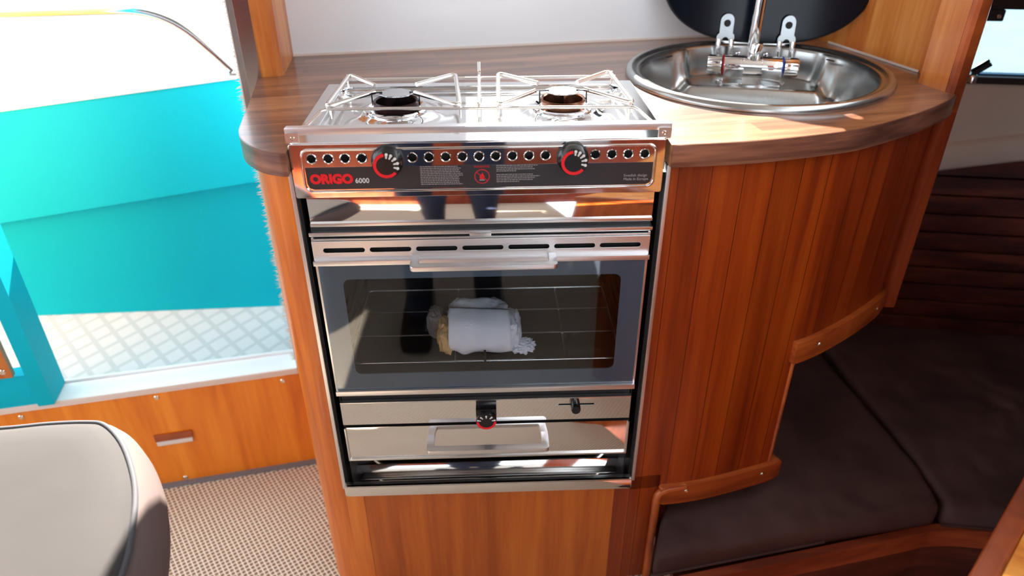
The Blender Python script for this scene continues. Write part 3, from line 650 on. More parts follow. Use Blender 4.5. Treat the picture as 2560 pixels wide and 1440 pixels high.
# oven rack
rk = Tube('oven_rack', WIRE, st, fillet([(.034, .014, .252), (.034, .235, .252), (.466, .235, .252), (.466, .014, .252)], .01, 4, True), .0020, 8, closed=True)
for y in (.088, .16): bm = bmesh.new(); tube(bm, [(.035, y, .252), (.465, y, .252)], .0018, 6); finish(bm, 'rack_wire', WIRE, rk)
for x in (.20, .378): bm = bmesh.new(); tube(bm, [(x, .014, .250), (x, .235, .250)], .0018, 6); finish(bm, 'rack_wire', WIRE, rk)
for s, x in ((1, .0325), (-1, .4675)):
    for z in (.262, .30, .34): Tube('runner_clip', WIRE, rk, [(x, .02, z), (x+s*.006, .02, z+.004), (x, .02, z+.008)], .0012, 6)
# burner control strip
bs = Plate('control_strip', STEEL, st, rrect(.0145, .4830, .1425, .1865, .001, 2), [rrect(.3655, .4235, .1728, .1756, .0013, 4)], .0014, at_y(-.005, .0014), .0003)
Box('slot_backing', BLACKM, bs, .36, .43, .000, .001, .168, .180, b=0)
Box('strip_top', STEELS, bs, .0145, .4830, -.005, .003, .1862, .1885, b=.0003)
ok = Lathe('oven_knob', BLACK, bs, [(.0165, 0), (.0165, .022), (.0152, .025), (0, .025)], (.2480, -.005, .1640), '-y', 40)
bm = bmesh.new(); box(bm, .2315, .2645, -.024, -.005, .160, .1835, .0025); finish(bm, 'pointer_block', BLACK, ok)
R = .0163; cx_, cz_ = .2480, .1640
n = 30; a0, a1 = 182, 358
pts = [(cx_+R*.97*math.cos(math.radians(a0+(a1-a0)*i/n)), cz_+R*.97*math.sin(math.radians(a0+(a1-a0)*i/n))) for i in range(n+1)]+[(cx_+R*.74*math.cos(math.radians(a1-(a1-a0)*i/n)), cz_+R*.74*math.sin(math.radians(a1-(a1-a0)*i/n))) for i in range(n+1)]
Plate('red_arc', RED, ok, pts, [], .0004, at_y(-.0306, .0004))
for a in (166, 128, 90, 52, 14):
    t = math.radians(a); bm = bmesh.new()
    for rr_, s in ((R*.84, R*.1), (R*.70, R*.07), (R*.6, R*.06)): prism(bm, circ(cx_+rr_*math.cos(t), cz_+rr_*math.sin(t)*.8, s, 10), -.0002, .0002, M=Matrix.Translation((0, -.0304, 0)) @ XZ)
    finish(bm, 'dial_mark', WHITEP, ok, 0)
Lathe('slide_knob', BLACK, bs, [(.0082, 0), (.0078, .012), (.0068, .0145), (0, .0145)], (.3925, -.005, .1725), '-y', 28)
# drawer front below
dw2 = Box('drawer_front', STEEL, st, .0150, .4835, -.0045, -.0028, .0655, .1360, b=.0004)
for a_, b_ in ((.0150, .0175), (.4812, .4837)): Box('drawer_edge', STEELS, dw2, a_, b_, -.0075, -.002, .0655, .136, b=.0006)
bm = bmesh.new(); box(bm, .0150, .4837, -.0075, -.002, .0648, .068, .0008); finish(bm, 'drawer_lip', STEELS, dw2)
uhandle(.1500, .3490, -.004, -.044, .1125, dw2, .0115, .004)
Box('strip_gap', BLACKM, st, .0145, .4835, .0, .01, .134, .144, b=0)
# kick panel and tray lip
Box('kick_plate', STEEL, st, .006, .494, .046, .048, .004, .0640, b=.0003)
Box('base_tray', STEEL, st, .003, .496, -.006, .05, .001, .0032, b=.0004)
Box('kick_step', STEELS, st, .012, .488, .034, .046, .030, .033, b=.0006)
bm = bmesh.new(); prism(bm, rrect(.0015, .4965, -.0105, .0125, .004, 5), -.002, .002, .0012, M=Matrix.Translation((0, -.0135, 0)) @ XZ); finish(bm, 'base_lip', STEEL, st)
bm = bmesh.new(); box(bm, .0025, .4955, -.0155, -.004, .0095, .0125, .0008); finish(bm, 'base_lip_top', STEELS, st)

# ================================================================== WRAPPED BUNDLE IN THE OVEN
bu = thing('wrapped_bundle', (.24, .07, .2536), 'crumpled white paper bundle on the rack inside the oven', 'paper bundle')
def crumple(name, c, rx, ry, rz, m, parent, amp=.12, fr=9, sq=.55, seed=0, tw=0):
    bm = bmesh.new(); bmesh.ops.create_uvsphere(bm, u_segments=64, v_segments=40, radius=1)
    for v in bm.verts:
        q = v.co.copy(); q = Vector([math.copysign(abs(t)**sq, t) for t in q])
        nn = noise.fractal(v.co*fr*.25+Vector((seed, 0, 0)), 1, 2, 4); r2 = abs(noise.noise(v.co*fr*.6+Vector((0, seed, 3))))
        q *= 1+amp*nn-amp*.7*r2
        q = Vector((q.x*rx, q.y*ry, q.z*rz)); q.z += tw*q.x
        v.co = q+Vector(c)
        v.co.z = max(v.co.z, .2542)
    return finish(bm, name, m, parent, 50)
crumple('paper_wrap', (.239, .070, .286), .052, .045, .032, PAPER, bu, .16, 9, .6, 2, -.05)
# paper sheet folded over the front
bm = bmesh.new(); g = []
for j in range(25):
    row = []
    for i in range(25):
        u, v = i/24, j/24; x = .193+.094*u+.006*v*(1 if u > .5 else -.3); a = v*2.3
        y = .066-.047*math.sin(a)-.004; z = .284+.040*math.cos(a)*(1 if v < .6 else .95)-.006*u*(1-v)
        z += .004*math.sin(u*14)*v*v+.002*noise.noise(Vector((u*5, v*5, 1))); y += .004*math.sin(u*17+1)*v*v
        row.append(bm.verts.new((x, max(y, .006), max(z, .2545))))
    g.append(row)
for j in range(24):
    for i in range(24): bm.faces.new((g[j][i], g[j][i+1], g[j+1][i+1], g[j+1][i]))
ps = finish(bm, 'paper_sheet', PAPER, bu, 60); sm = ps.modifiers.new('thick', 'SOLIDIFY'); sm.thickness = .0008
crumple('kraft_filling', (.187, .048, .280), .014, .030, .026, KRAFT, bu, .2, 8, .7, 5, -.1)
crumple('twisted_end', (.308, .036, .264), .020, .014, .010, PAPER, bu, .35, 12, .8, 9)
crumple('paper_flap', (.170, .075, .286), .014, .02, .028, mat('grey_tissue', srgb(120, 112, 106), .8, bump=(20, .5)), bu, .2, 8, .7, 11, -.3)
crumple('paper_wrap', (.291, .055, .284), .016, .036, .027, PAPER, bu, .12, 9, .7, 14)
Box('slit_mark', BLACKM, bu, .2465, .2500, .008, .012, .2545, .2745, b=.0003)

# ================================================================== SINK
sk = thing('galley_sink', (SC.x, SC.y, .5), 'oval stainless steel sink set in the worktop with raised dark glass lid', 'sink')
RA, RB = .230, .2165
def sinkz(u, v, e):
    """depth below the rim inside the bowl; u right, v back, e = normalised radius 0..1"""
    t = max(0, min(1, (1-e)/.14)); t = t*t*(3-2*t); deep0 = -.115*t
    ca, sa = math.cos(-.2356), math.sin(-.2356); u, v = u*ca+v*sa, -u*sa+v*ca
    s = lambda a, b_, x: (lambda q: q*q*(3-2*q))(max(0, min(1, (x-a)/(b_-a))))
    sh = s(.060, .088, v+.35*u*u); deep = deep0*(1-.42*sh); lu = abs(u-.008); s = lambda a, b_, x: (lambda q: q*q*(3-2*q))(max(0, min(1, (x-a)/(b_-a))))
    m_ = (1-s(.112, .130, lu))*s(.066, .088, v)
    wall = s(.0, .05, (1-e)); ledge = -.052*s(.0, .045, 1-e)
    rib = (1-s(.004, .018, abs(lu-.130)))*s(.095, .15, v)
    z = deep*(1-m_)+ledge*m_
    z = z*(1-rib*.75)
    return z
bm = bmesh.new(); NR, NA = 60, 128; rings = []
for j in range(NR+1):
    e_ = 1-j/NR; e_ = e_**.8; ring = []
    if j == NR: ring = [bm.verts.new((SC.x, SC.y, .6205+sinkz(0, 0, 0)))]
    else:
        for k in range(NA):
            a = k*2*PI/NA; q = Vector(ell(a, (RA-.026)*e_, (RB-.026)*e_)); d = q-SC
            ring.append(bm.verts.new((q.x, q.y, .6205+sinkz(d.x, d.y, e_))))
    rings.append(ring)
for A, B in zip(rings[:-1], rings[1:]):
    for k in range(NA):
        if len(B) == 1: bm.faces.new((A[k], A[(k+1) % NA], B[0]))
        else: bm.faces.new((A[k], A[(k+1) % NA], B[(k+1) % NA], B[k]))
finish(bm, 'bowl', SINKM, sk, 80)
bm = bmesh.new(); rings = []
for off_, z in ((-.001, .6150), (-.0, .6195), (-.004, .6255), (-.009, .6270), (-.014, .6255), (-.017, .6225), (-.021, .6220), (-.026, .6212), (-.0275, .617)):
    rings.append([bm.verts.new((*ell(k*2*PI/128, RA+off_, RB+off_), z)) for k in range(128)])
for A, B in zip(rings[:-1], rings[1:]):
    for k in range(128): bm.faces.new((A[k], A[(k+1) % 128], B[(k+1) % 128], B[k]))
finish(bm, 'rim', SINKM, sk, 80)
# frame of reference along the hinge line
HA = math.radians(-13.5); HM = Matrix.Translation((.7755, .500, .604)) @ Matrix.Rotation(HA, 4, 'Z')
def hp(x, y, z): return HM @ Vector((x, y, z))
for x in (-.0925, -.0292, .0222, .0866):
    c = hp(x, -.0005, .004); bm = bmesh.new(); lathe(bm, [(0, .0016), (.0012, .0016), (.0016, .0006), (.0028, .002), (.0045, .0012), (.005, 0)], (0, 0, 0), seg=16, M=HM @ Matrix.Translation((x, -.006, .004)) @ Matrix.Rotation(PI/2, 4, 'X')); finish(bm, 'rivet', CHROME, sk)
for x in (-.046-.004, .066): # overflow slots are on the rim shoulders
    pass
for a, c in ((2.45, 0), (-2.9+PI*2-1.1, 0)):
    pass
for (px, py) in ((.600, .4505), (.885, .4075)):
    d = (Vector((px, py))-SC); bm = bmesh.new(); t = math.atan2(d.y, d.x)+PI/2
    box(bm, -.008, .008, -.0022, .0022, -.001, .001, .0008, M=Matrix.Translation((px, py, .6165)) @ Matrix.Rotation(t, 4, 'Z')); finish(bm, 'overflow_slot', BLACKM, sk)
# hinges
for x in (-.0565, .0555):
    h = Plate('lid_hinge', HINGE, sk, [(x-.0165, -.012), (x-.0165, .034), (x-.0150, .038), (x-.0125, .040), (x-.0125, .058)] +
        [(x+.0125*math.cos(a), .062+.0135*math.sin(a)) for a in [PI-i*PI/12 for i in range(13)]] +
        [(x+.0125, .058), (x+.0125, .040), (x+.0150, .038), (x+.0165, .034), (x+.0165, -.012), (x+.0075, -.012), (x+.0075, .020)] +
        [(x+.0075*math.cos(a), .022+.011*math.sin(a)) for a in [i*PI/8 for i in range(9)]] + [(x-.0075, .020), (x-.0075, -.012)],
        [circ(x, .058, .0062, 18)], .0016, HM @ Matrix.Rotation(math.radians(-6), 4, 'X') @ Matrix.Translation((0, -.0045, 0)) @ XZ, .0005)
    bm = bmesh.new(); lathe(bm, [(0, .0022), (.0055, .002), (.0066, 0)], (0, 0, 0), seg=18, M=HM @ Matrix.Rotation(math.radians(-6), 4, 'X') @ Matrix.Translation((x, -.0035, .058)) @ Matrix.Rotation(PI/2, 4, 'X')); finish(bm, 'hinge_bolt', RUB, h)
    for s in (-1, 1):
        bm = bmesh.new(); tube(bm, [hp(x+s*.0120, -.006, -.014), hp(x+s*.0120, -.0085, .004), hp(x+s*.0120, -.008, .020), hp(x+s*.0120, -.0055, .030)], .0045, 10); finish(bm, 'hinge_arm', CHROME, h, 60)
# lid: same oval as the rim, standing behind it
LM = Matrix.Translation((.785, .510, .6290)) @ Matrix.Rotation(HA, 4, 'Z') @ Matrix.Rotation(math.radians(-5), 4, 'X') @ XZ
lp = []
for i in range(96):
    a = i*2*PI/96; c, s = math.cos(a), math.sin(a); lp.append((.1945*math.copysign(abs(c)**.80, c), .165+.166*math.copysign(abs(s)**.66, s)))
ld = Plate('glass_lid', LIDM, sk, lp, [circ(-.02, .285, .011, 24)], .006, LM, .0012)
bm = bmesh.new(); tube(bm, [LM @ Vector((q[0]*1.004, (q[1]-.165)*1.004+.165, -.004)) for q in lp], .0028, 8, closed=True); finish(bm, 'lid_seal', RUB, ld, 60)
# ================================================================== FAUCET
fc = thing('folding_faucet', (.757, .437, .5685), 'chrome folding mixer faucet standing on the sink ledge', 'faucet')
FM = Matrix.Translation((.7545, .4405, .600)) @ Matrix.Rotation(HA, 4, 'Z')
bm = bmesh.new(); prism(bm, [(.064*math.cos(a), .026*math.sin(a)) for a in [i*2*PI/40 for i in range(40)]], -.0315, -.0275, .0015, M=FM); finish(bm, 'base_plate', CHROME, fc)
bm = bmesh.new(); lathe(bm, [(0, -.052), (.0175, -.052), (.018, -.0505), (.018, -.016), (.0172, -.0155), (.0172, .0155), (.018, .016), (.018, .0505), (.0175, .052), (0, .052)], (0, 0, 0), 'x', 36, M=FM)
finish(bm, 'mixer_body', CHROME, fc)
for s in (-1, 1):
    bm = bmesh.new(); box(bm, s*.034-.0175, s*.034+.0175, -.0245, .016, -.0305, -.001, .0015, M=FM); finish(bm, 'body_foot', CHROME, fc)
    rg = PINK if s < 0 else BLUE
    bm = bmesh.new(); lathe(bm, [(.0165, 0), (.0188, 0), (.0188, .0022), (.0165, .0022)], (s*.053-.0011, 0, 0), 'x', 32, M=FM); finish(bm, 'colour_ring', rg, fc, label='red ring' if s < 0 else 'blue ring')
    bm = bmesh.new(); t = bmesh.new(); rr2 = []
    for h_ in (.0565, .058, .078, .0815):
        rr2.append([t.verts.new((s*h_, (.0165-(.0015 if h_ > .08 else 0))*math.cos(k*2*PI/48)*(1+.05*math.cos(k*2*PI/48*10)), (.0165-(.0015 if h_ > .08 else 0))*math.sin(k*2*PI/48)*(1+.05*math.cos(k*2*PI/48*10)))) for k in range(48)])
    for A, B in zip(rr2[:-1], rr2[1:]):
        for k in range(48): t.faces.new((A[k], A[(k+1) % 48], B[(k+1) % 48], B[k]))
    t.faces.new(rr2[0]); t.faces.new(rr2[-1]); merge(bm, t, FM); finish(bm, 'tap_handle', CHROME, fc, 50)
bm = bmesh.new(); lathe(bm, [(.0125, .012), (.0125, .040), (.0115, .042), (0, .042)], (0, 0, 0), seg=28, M=FM @ Matrix.Rotation(math.radians(2), 4, 'Y')); finish(bm, 'spout_collar', CHROME, fc)
bm = bmesh.new(); tube(bm, fillet([FM @ Vector(q) for q in ((-.004, 0, .03), (-.003, .002, .10), (.001, .006, .26), (-.001, -.10, .27))], .03, 6), .0095, 20); finish(bm, 'spout', CHROME, fc, 60)

# ================================================================== FORWARD CABIN
# berth cushions
def cushion(name, pts, z0, z1, m, label, group=None, buttons=(), pipe=True):
    t = thing(name, (sum(p_[0] for p_ in pts)/len(pts), sum(p_[1] for p_ in pts)/len(pts), z0), label, 'cushion', group)
    bm = bmesh.new(); prism(bm, pts, z0, z1); bmesh.ops.bevel(bm, geom=[e for e in bm.edges], offset=.016, segments=4, affect='EDGES', profile=.6)
    bmesh.ops.triangulate(bm, faces=[f for f in bm.faces if len(f.verts) > 4])
    for _ in range(6):
        es = [e for e in bm.edges if e.calc_length() > .018]
        if not es: break
        bmesh.ops.subdivide_edges(bm, edges=es, cuts=1); bmesh.ops.triangulate(bm, faces=[f for f in bm.faces if len(f.verts) > 4])
    for v in bm.verts:
        if v.co.z > z1-.02:
            v.co.z += .007*noise.noise(Vector((v.co.x*7, v.co.y*7, 0)))+.004*noise.noise(Vector((v.co.x*18+3*noise.noise(Vector((v.co.x*6, v.co.y*6, 8))), v.co.y*26, 4)))
            for b_ in buttons:
                d = math.hypot(v.co.x-b_[0], v.co.y-b_[1]); v.co.z -= .009*math.exp(-(d/.022)**2)-.0015*math.cos(6*math.atan2(v.co.y-b_[1], v.co.x-b_[0]))*math.exp(-(d/.05)**2)
    finish(bm, 'cover', m, t, 70)
    for b_ in buttons:
        bm = bmesh.new(); lathe(bm, [(0, .004), (.006, .003), (.0095, 0)], (b_[0], b_[1], z1-.010), seg=16); finish(bm, 'button', m, t)
    if pipe:
        bm = bmesh.new(); a, b_ = Vector(pts[0]), Vector(pts[1]); 
        tube(bm, [(a.x+(b_.x-a.x)*k/8, a.y+(b_.y-a.y)*k/8-.001, z0+.012) for k in range(9)], .003, 6); finish(bm, 'piping', m, t)
    return t
cushion('berth_cushion', [(.53, -.094), (.86, -.034), (1.088, .0), (1.10, .10), (1.052, .52), (.62, .52), (.585, .06)], -.155, -.100, CUSHD, 'dark brown suede berth cushion lying under the curved cabinet end', buttons=((.951, .137), (.74, .06), (.80, .34)))
cushion('berth_cushion', [(1.10, .0), (1.28, -.028), (1.65, -.09), (1.65, .53), (1.3, .595), (1.066, .63), (1.104, .12)], -.160, -.098, CUSHD, 'dark brown suede berth cushion against the slatted hull lining', buttons=((1.175, .315), (1.21, .10), (1.36, .28)))
# berth front board with fiddle
bf = smooth_path([(.575, -.109), (.62, -.1), (.9, -.047), (1.03, -.022), (1.0926, -.012), (1.2012, -.024), (1.5, -.09)], 5)
be = thing('berth', (.9, .1, -.6), 'dark varnished mahogany berth base with raised front edge below the cushions', 'berth')
bm = bmesh.new(); prism(bm, bf+off(bf, .016)[::-1], -.195, -.150, .004); finish(bm, 'edge_rail', wood('mahogany_rail', srgb(92, 36, 20), srgb(122, 52, 30), srgb(150, 70, 40), grain=(3, 16, 16)), be, 50)
bm = bmesh.new(); prism(bm, off(bf, .006)+off(bf, .02)[::-1], -.6, -.19); finish(bm, 'front_board', SLAT, be, 50)
bm = bmesh.new(); prism(bm, off(bf, .012)+[(1.65, .5), (1.2, .66), (.60, .56)], -.185, -.163); finish(bm, 'platform', SLAT, be, 0)
# hull lining slats
sd = Vector((.4, -.07)).normalized(); sn = Vector((-.07, -.4)).normalized()
def hull(s, n, z): q = Vector((1.2, .62))+sd*s+sn*n; return Vector((q.x, q.y, z))
hl = thing('wall_hull', (0, 0, 0), None, None, kind='structure')
bm = bmesh.new()
for i in range(11):
    z = -.158+i*.047; q = [hull(-.28, 0, z), hull(.9, 0, z), hull(.9, .012, z), hull(-.28, .012, z)]
    prism(bm, [(c.x, c.y) for c in q], z, z+.0425, .002)
finish(bm, 'slat_lining', SLAT, hl, 40)
bm = bmesh.new(); q = [hull(-.3, -.02, 0), hull(.9, -.02, 0), hull(.9, -.002, 0), hull(-.3, -.002, 0)]; prism(bm, [(c.x, c.y) for c in q], -.6, .52); finish(bm, 'hull_backing', BLACKM, hl)
# cream shelf/liner above with a curved lower edge
bm = bmesh.new(); vs = []
for i in range(25):
    s = -.28+i*.05; zb = .309+.0*s+.22*max(0, s+.02)**1.0*.95-.05*max(0, s+.02)**2; zc = zb+.062-.01*(s)
    vs.append([bm.verts.new(hull(s, n, z)) for n, z in ((-.01, zb), (.030, zb), (.038, zb+.008), (.040, zc-.006), (.034, zc), (.028, zc+.004), (.024, .515), (.020, .522), (-.02, .524))])
for a, b_ in zip(vs[:-1], vs[1:]):
    for k in range(8): bm.faces.new((a[k], a[k+1], b_[k+1], b_[k]))
finish(bm, 'shelf_liner', BEIGE, hl, 50)
c = hull(.243, .040, .3635); screw(hl, c, (sn.x, sn.y, 0), .0075, m=BRASS)
# window in the cabin side
w1 = thing('window_1', (0, 0, 0), None, None, kind='structure')
def hslab(bm, s0, s1, n0, n1, z0, z1, b=0): q = [hull(s0, n0, 0), hull(s1, n0, 0), hull(s1, n1, 0), hull(s0, n1, 0)]; prism(bm, [(c.x, c.y) for c in q], z0, z1, b)
bm = bmesh.new(); hslab(bm, -.3, .9, -.02, .026, .522, .537, .002); hslab(bm, -.3, .9, -.02, .012, .668, .80, .002); hslab(bm, .6, .66, -.02, .012, .53, .67, .002); finish(bm, 'window_frame', mat('dark_window_frame', srgb(44, 34, 36), .4), w1)
bm = bmesh.new(); hslab(bm, -.3, .6, -.002, .002, .535, .67); finish(bm, 'pane', WINGLASS, w1)
bm = bmesh.new(); hslab(bm, -.3, .6, .002, .012, .535, .5405, .001); finish(bm, 'pane_edge', mat('blue_glass_edge', srgb(60, 96, 130), .2), w1)
bm = bmesh.new(); hslab(bm, .078, .112, .002, .014, .645, .668, .003); finish(bm, 'hinge_block', RUB, w1)
c = hull(.103, .014, .655); screw(w1, c, (sn.x, sn.y, 0), .0045)
lt = thing('window_latch', tuple(hull(.1, .02, .535)), 'black window latch lever on the lower frame of the blue window', 'latch')
LR = Matrix.Translation(hull(.098, .024, .5465)) @ Matrix.Rotation(math.radians(-9.9), 4, 'Z') @ Matrix.Rotation(math.radians(-38), 4, 'Y')
bm = bmesh.new(); box(bm, -.022, .022, -.005, .005, .001, .010, .0025, M=LR); finish(bm, 'lever', RUB, lt)
bm = bmesh.new(); box(bm, -.016, .022, -.004, .004, .011, .019, .0025, M=LR); finish(bm, 'lever_cap', BLACK, lt)
bm = bmesh.new(); lathe(bm, [(.010, -.012), (.010, .0), (.008, .003), (0, .003)], tuple(hull(.085, .022, .5375)), seg=18); finish(bm, 'pivot', CHROME, lt)
# ================================================================== FOREGROUND
# helm console corner at lower right
P0, P1 = Vector((.891, -.306)), Vector((.745, -.438)); dn = (P1-P0).normalized(); nn = Vector((-dn.y, dn.x))   # nn points to +x,-y side
if nn.x < 0: nn = -nn
def cp2(s, n): q = P0+dn*s+nn*n; return (q.x, q.y)
CONS = wood('teak_bright', srgb(210, 120, 34), srgb(232, 146, 52), srgb(242, 164, 70), grain=(20, 20, 1.6))
co = thing('console_corner', (.9, -.45, FZ), 'bright teak console top with darker rounded edge in the lower right foreground', 'console')
bm = bmesh.new(); prism(bm, [cp2(-.4, .0245), cp2(.5, .0245), cp2(.5, .4), cp2(-.4, .4)], .285, .299); finish(bm, 'console_top', CONS, co)
bm = bmesh.new(); prism(bm, [cp2(-.4, 0), cp2(.5, 0), cp2(.5, .024), cp2(-.4, .024)], .262, .302, .005, seg=3); finish(bm, 'edge_moulding', TEAKD, co, 50)
bm = bmesh.new(); prism(bm, [cp2(-.4, .012), cp2(.5, .012), cp2(.5, .03), cp2(-.4, .03)], FZ-.3, .27); finish(bm, 'side_board', TEAK, co)
# helm seat at lower left
SP = [(-.62, -.20), (-.50, -.178), (-.3818, -.172), (-.3244, -.1655), (-.275, -.1645), (-.250, -.171), (-.2158, -.2035), (-.184, -.2495), (-.1605, -.2951), (-.141, -.3533), (-.1299, -.4047), (-.122, -.50), (-.13, -.58), (-.16, -.63), (-.22, -.66), (-.45, -.68), (-.62, -.62)]
SPs = smooth_path(SP, 4)
se = thing('helm_seat', (-.38, -.42, FZ), 'taupe suede helm seat cushion with darker side, blurred at the lower left', 'seat')
SCn = Vector((-.38, -.42))
def ring(k, z): return [((Vector(q)-SCn)*1+ (Vector(q)-SCn).normalized()*k+SCn).to_tuple()+(z,) for q in SPs]
def loft(rings, caps=True):
    bm = bmesh.new(); vs = [[bm.verts.new(q) for q in r] for r in rings]; n = len(vs[0])
    for a, b_ in zip(vs[:-1], vs[1:]):
        for k in range(n): bm.faces.new((a[k], a[(k+1) % n], b_[(k+1) % n], b_[k]))
    if caps: bm.faces.new(vs[0][::-1]); bm.faces.new(vs[-1])
    return bm
bm = loft([ring(k, z) for k, z in ((0, .298), (-.006, .303), (-.02, .309), (-.05, .313), (-.1, .315), (-.16, .316))]); finish(bm, 'seat_top', CUSHL, se, 80)
bm = loft([ring(k, z) for k, z in ((0, .298), (.012, .288), (.022, .27), (.026, .25), (.022, .225), (.010, .205), (-.01, .20))]); finish(bm, 'seat_side', CUSHS, se, 80)
bm = bmesh.new(); tube(bm, [Vector(q) for q in ring(.001, .299)], .0035, 8, closed=True); finish(bm, 'piping', mat('dark_piping', srgb(62, 62, 66), .8), se, 80)
bm = bmesh.new(); box(bm, -.56, -.2, -.62, -.26, .17, .205, .004); finish(bm, 'seat_board', TEAK, se)
bm = bmesh.new(); lathe(bm, [(.12, FZ), (.12, FZ+.012), (.045, FZ+.02), (.040, .17)], (-.38, -.44, 0), seg=28); finish(bm, 'pedestal', STEELS, se)

# ================================================================== PHOTOGRAPHER (seen only as a reflection in the stove)
BX, BY = .15, -1.09
pe = thing('person', (BX, BY, FZ), 'person in dark navy clothes holding a camera, mirrored in the stove front', 'person')
def skin(name, verts, edges, radii, m, parent, sub=2):
    me = bpy.data.meshes.new(name); me.from_pydata(verts, edges, []); ob = bpy.data.objects.new('tmps', me); COL.objects.link(ob)
    ob.modifiers.new('skin', 'SKIN'); ss = ob.modifiers.new('sub', 'SUBSURF'); ss.levels = sub
    for i, r_ in enumerate(radii): me.skin_vertices[0].data[i].radius = r_ if isinstance(r_, tuple) else (r_, r_)
    me.skin_vertices[0].data[0].use_root = True
    dg = bpy.context.evaluated_depsgraph_get(); out = bpy.data.meshes.new_from_object(ob.evaluated_get(dg)); bpy.data.objects.remove(ob)
    return link(out, name, m, parent, 80)
V = [(0, 0, .70), (0, -.01, .86), (0, 0, 1.02), (0, 0, 1.14), (0, .01, 1.21), (0, .02, 1.27)]; E = [(0, 1), (1, 2), (2, 3), (3, 4), (4, 5)]
Rr = [(.155, .105), (.135, .095), (.155, .11), (.13, .085), .052, .05]
for sx_ in (-1, 1):
    b0 = len(V); V += [(sx_*.09, .01, .62), (sx_*.10, .13, .17), (sx_*.10, .16, -.19), (sx_*.11, .25, -.235)]; E += [(0, b0), (b0, b0+1), (b0+1, b0+2), (b0+2, b0+3)]; Rr += [.088, .060, .042, .038]
    b0 = len(V); V += [(sx_*.175, 0, 1.10), (sx_*.265+.02, .0, .86), (sx_*.125+.10, .11, .915)]; E += [(3, b0), (b0, b0+1), (b0+1, b0+2)]; Rr += [.060, .044, .030]
body = skin('body', [(x+BX, y+BY, z) for x, y, z in V], E, Rr, NAVY, pe)
hv = [(0, .02, 1.26), (0, .035, 1.33), (0, .035, 1.385)]
bm = bmesh.new(); bmesh.ops.create_uvsphere(bm, u_segments=40, v_segments=32, radius=1)
for v in bm.verts:
    x, y, z = v.co; y2 = y
    if z < -.3: k = 1-.35*(-z-.3); x *= k; y2 *= (k if y < 0 else 1)
    if y > .75 and abs(x) < .22: y2 += .16*max(0, 1-abs(x)/.22)*max(0, 1-abs(z+.12)/.26)
    if y > .5 and .05 < z < .25 and .15 < abs(x) < .55: y2 -= .05
    v.co = (x*.075, y2*.095, z*.115)
head_m = Matrix.Translation((BX, BY+.035, 1.36)) @ Matrix.Rotation(math.radians(-28), 4, 'X')
bmesh.ops.transform(bm, matrix=head_m, verts=bm.verts); hd = finish(bm, 'head', SKIN, pe, 80)
for sx_ in (-1, 1):
    bm = bmesh.new(); lathe(bm, [(0, .010), (.007, .008), (.011, 0)], (0, 0, 0), seg=14, M=head_m @ Matrix.Translation((sx_*.030, .078, .012)) @ Matrix.Rotation(-PI/2, 4, 'X')); finish(bm, 'eye', WHITEP, hd)
    bm = bmesh.new(); box(bm, -.005, .005, -.013, .013, -.026, .026, .004, M=head_m @ Matrix.Translation((sx_*.077, -.005, -.005))); finish(bm, 'ear', SKIN, hd)
bm = bmesh.new(); box(bm, -.022, .022, -.003, .003, -.004, .004, .002, M=head_m @ Matrix.Translation((0, .088, -.062))); finish(bm, 'mouth', mat('lips', srgb(170, 90, 84), .5), hd)
bm = bmesh.new(); bmesh.ops.create_uvsphere(bm, u_segments=32, v_segments=20, radius=1)
bmesh.ops.delete(bm, geom=[v for v in bm.verts if v.co.z < -.35 or (v.co.y > .45 and v.co.z < .45)], context='VERTS')
for v in bm.verts: v.co = (v.co.x*.082, v.co.y*.102-.004, v.co.z*.12+.008)
bmesh.ops.transform(bm, matrix=head_m, verts=bm.verts); hh = finish(bm, 'hair', HAIR, hd, 80); sm = hh.modifiers.new('thick', 'SOLIDIFY'); sm.thickness = .008
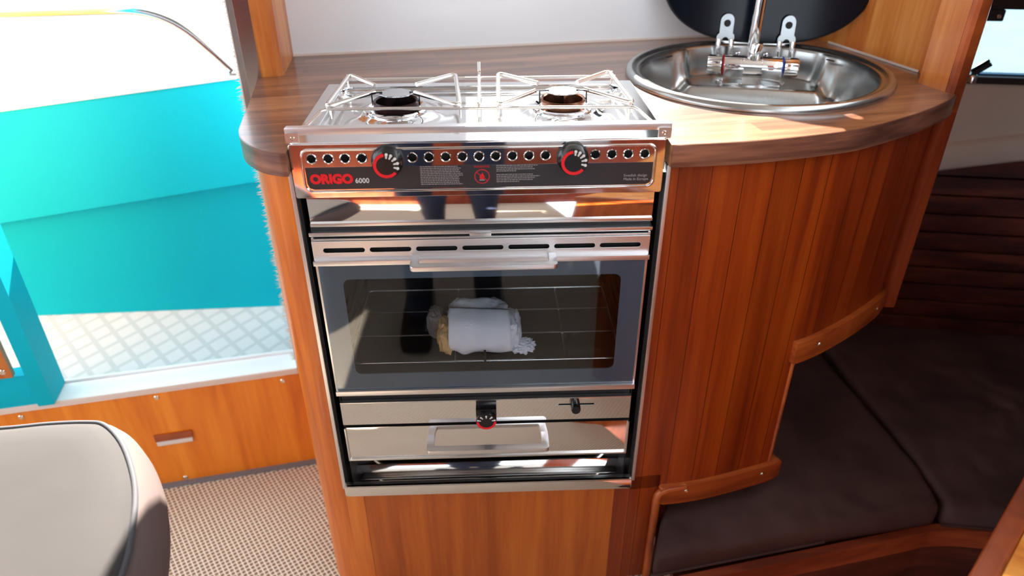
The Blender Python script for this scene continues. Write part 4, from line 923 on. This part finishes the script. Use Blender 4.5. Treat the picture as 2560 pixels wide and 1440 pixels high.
# camera held behind the lens position
CM = Matrix(((rt.x, up.x, -fw.x, .2608), (rt.y, up.y, -fw.y, -.9015), (rt.z, up.z, -fw.z, .9375), (0, 0, 0, 1)))
hc = thing('handheld_camera', (.26, -.97, .96), 'black handheld camera in the hands of the navy-clad photographer', 'camera')
bm = bmesh.new(); lathe(bm, [(.026, .0), (.033, .0), (.033, .05), (.036, .055), (.036, .07), (0, .07)], (0, 0, 0), seg=36, M=CM @ Matrix.Translation((0, 0, .012))); finish(bm, 'lens_barrel', BLACK, hc)
bm = bmesh.new(); lathe(bm, [(0, 0), (.026, .004), (.026, .006), (0, .006)], (0, 0, 0), seg=30, M=CM @ Matrix.Translation((0, 0, .016))); finish(bm, 'lens_glass', LIDM, hc)
bm = bmesh.new(); box(bm, -.066, .066, -.045, .045, .080, .125, .008, M=CM); box(bm, -.024, .024, .040, .066, .082, .122, .006, M=CM); finish(bm, 'camera_body', BLACK, hc)
for sx_ in (-1, 1):
    w_ = Vector((BX+sx_*.125+.10, BY+.11, .915)); pc = CM @ Vector((sx_*.078, -.028, .105)); d_ = (pc-w_)
    vv = [tuple(w_), tuple(w_+d_*.45), tuple(pc)]
    hnd = skin('hand', vv, [(0, 1), (1, 2)], [.024, (.030, .020), (.034, .018)], SKIN, pe)
    for k_ in range(4):
        a_ = CM @ Vector((sx_*.078, .020-.017*k_, .100)); b_ = CM @ Vector((sx_*.086, .022-.017*k_, .076-.003*(k_ % 2))); c_ = CM @ Vector((sx_*.060, .022-.017*k_, .068)); e_ = CM @ Vector((sx_*(.040+.004*(k_ % 3)), .021-.017*k_, .072))
        skin('finger', [tuple(a_), tuple(b_), tuple(c_), tuple(e_)], [(0, 1), (1, 2), (2, 3)], [.009, .0085, .0078, .007], SKIN, hnd)
    a_ = CM @ Vector((sx_*.080, -.036, .110)); b_ = CM @ Vector((sx_*.066, -.030, .132)); c_ = CM @ Vector((sx_*.040, -.012, .134))
    skin('thumb', [tuple(a_), tuple(b_), tuple(c_)], [(0, 1), (1, 2)], [.011, .0095, .008], SKIN, hnd)
for sx_ in (-1, 1):
    bm = bmesh.new(); box(bm, -.045, .045, -.12, .15, 0, .075, .03, seg=4, M=Matrix.Translation((BX+sx_*.105, BY+.18, FZ+.001))); finish(bm, 'shoe', BLACK, pe)
bm = bmesh.new(); tube(bm, [(BX+.158*math.cos(a), BY+.108*math.sin(a), .735) for a in [i*2*PI/32 for i in range(32)]], .016, 8, closed=True, flat=(1, .5)); bl = finish(bm, 'belt', BLACK, pe)
Box('buckle', STEEL, bl, BX-.025, BX+.025, BY+.108, BY+.122, .715, .752, b=.002)
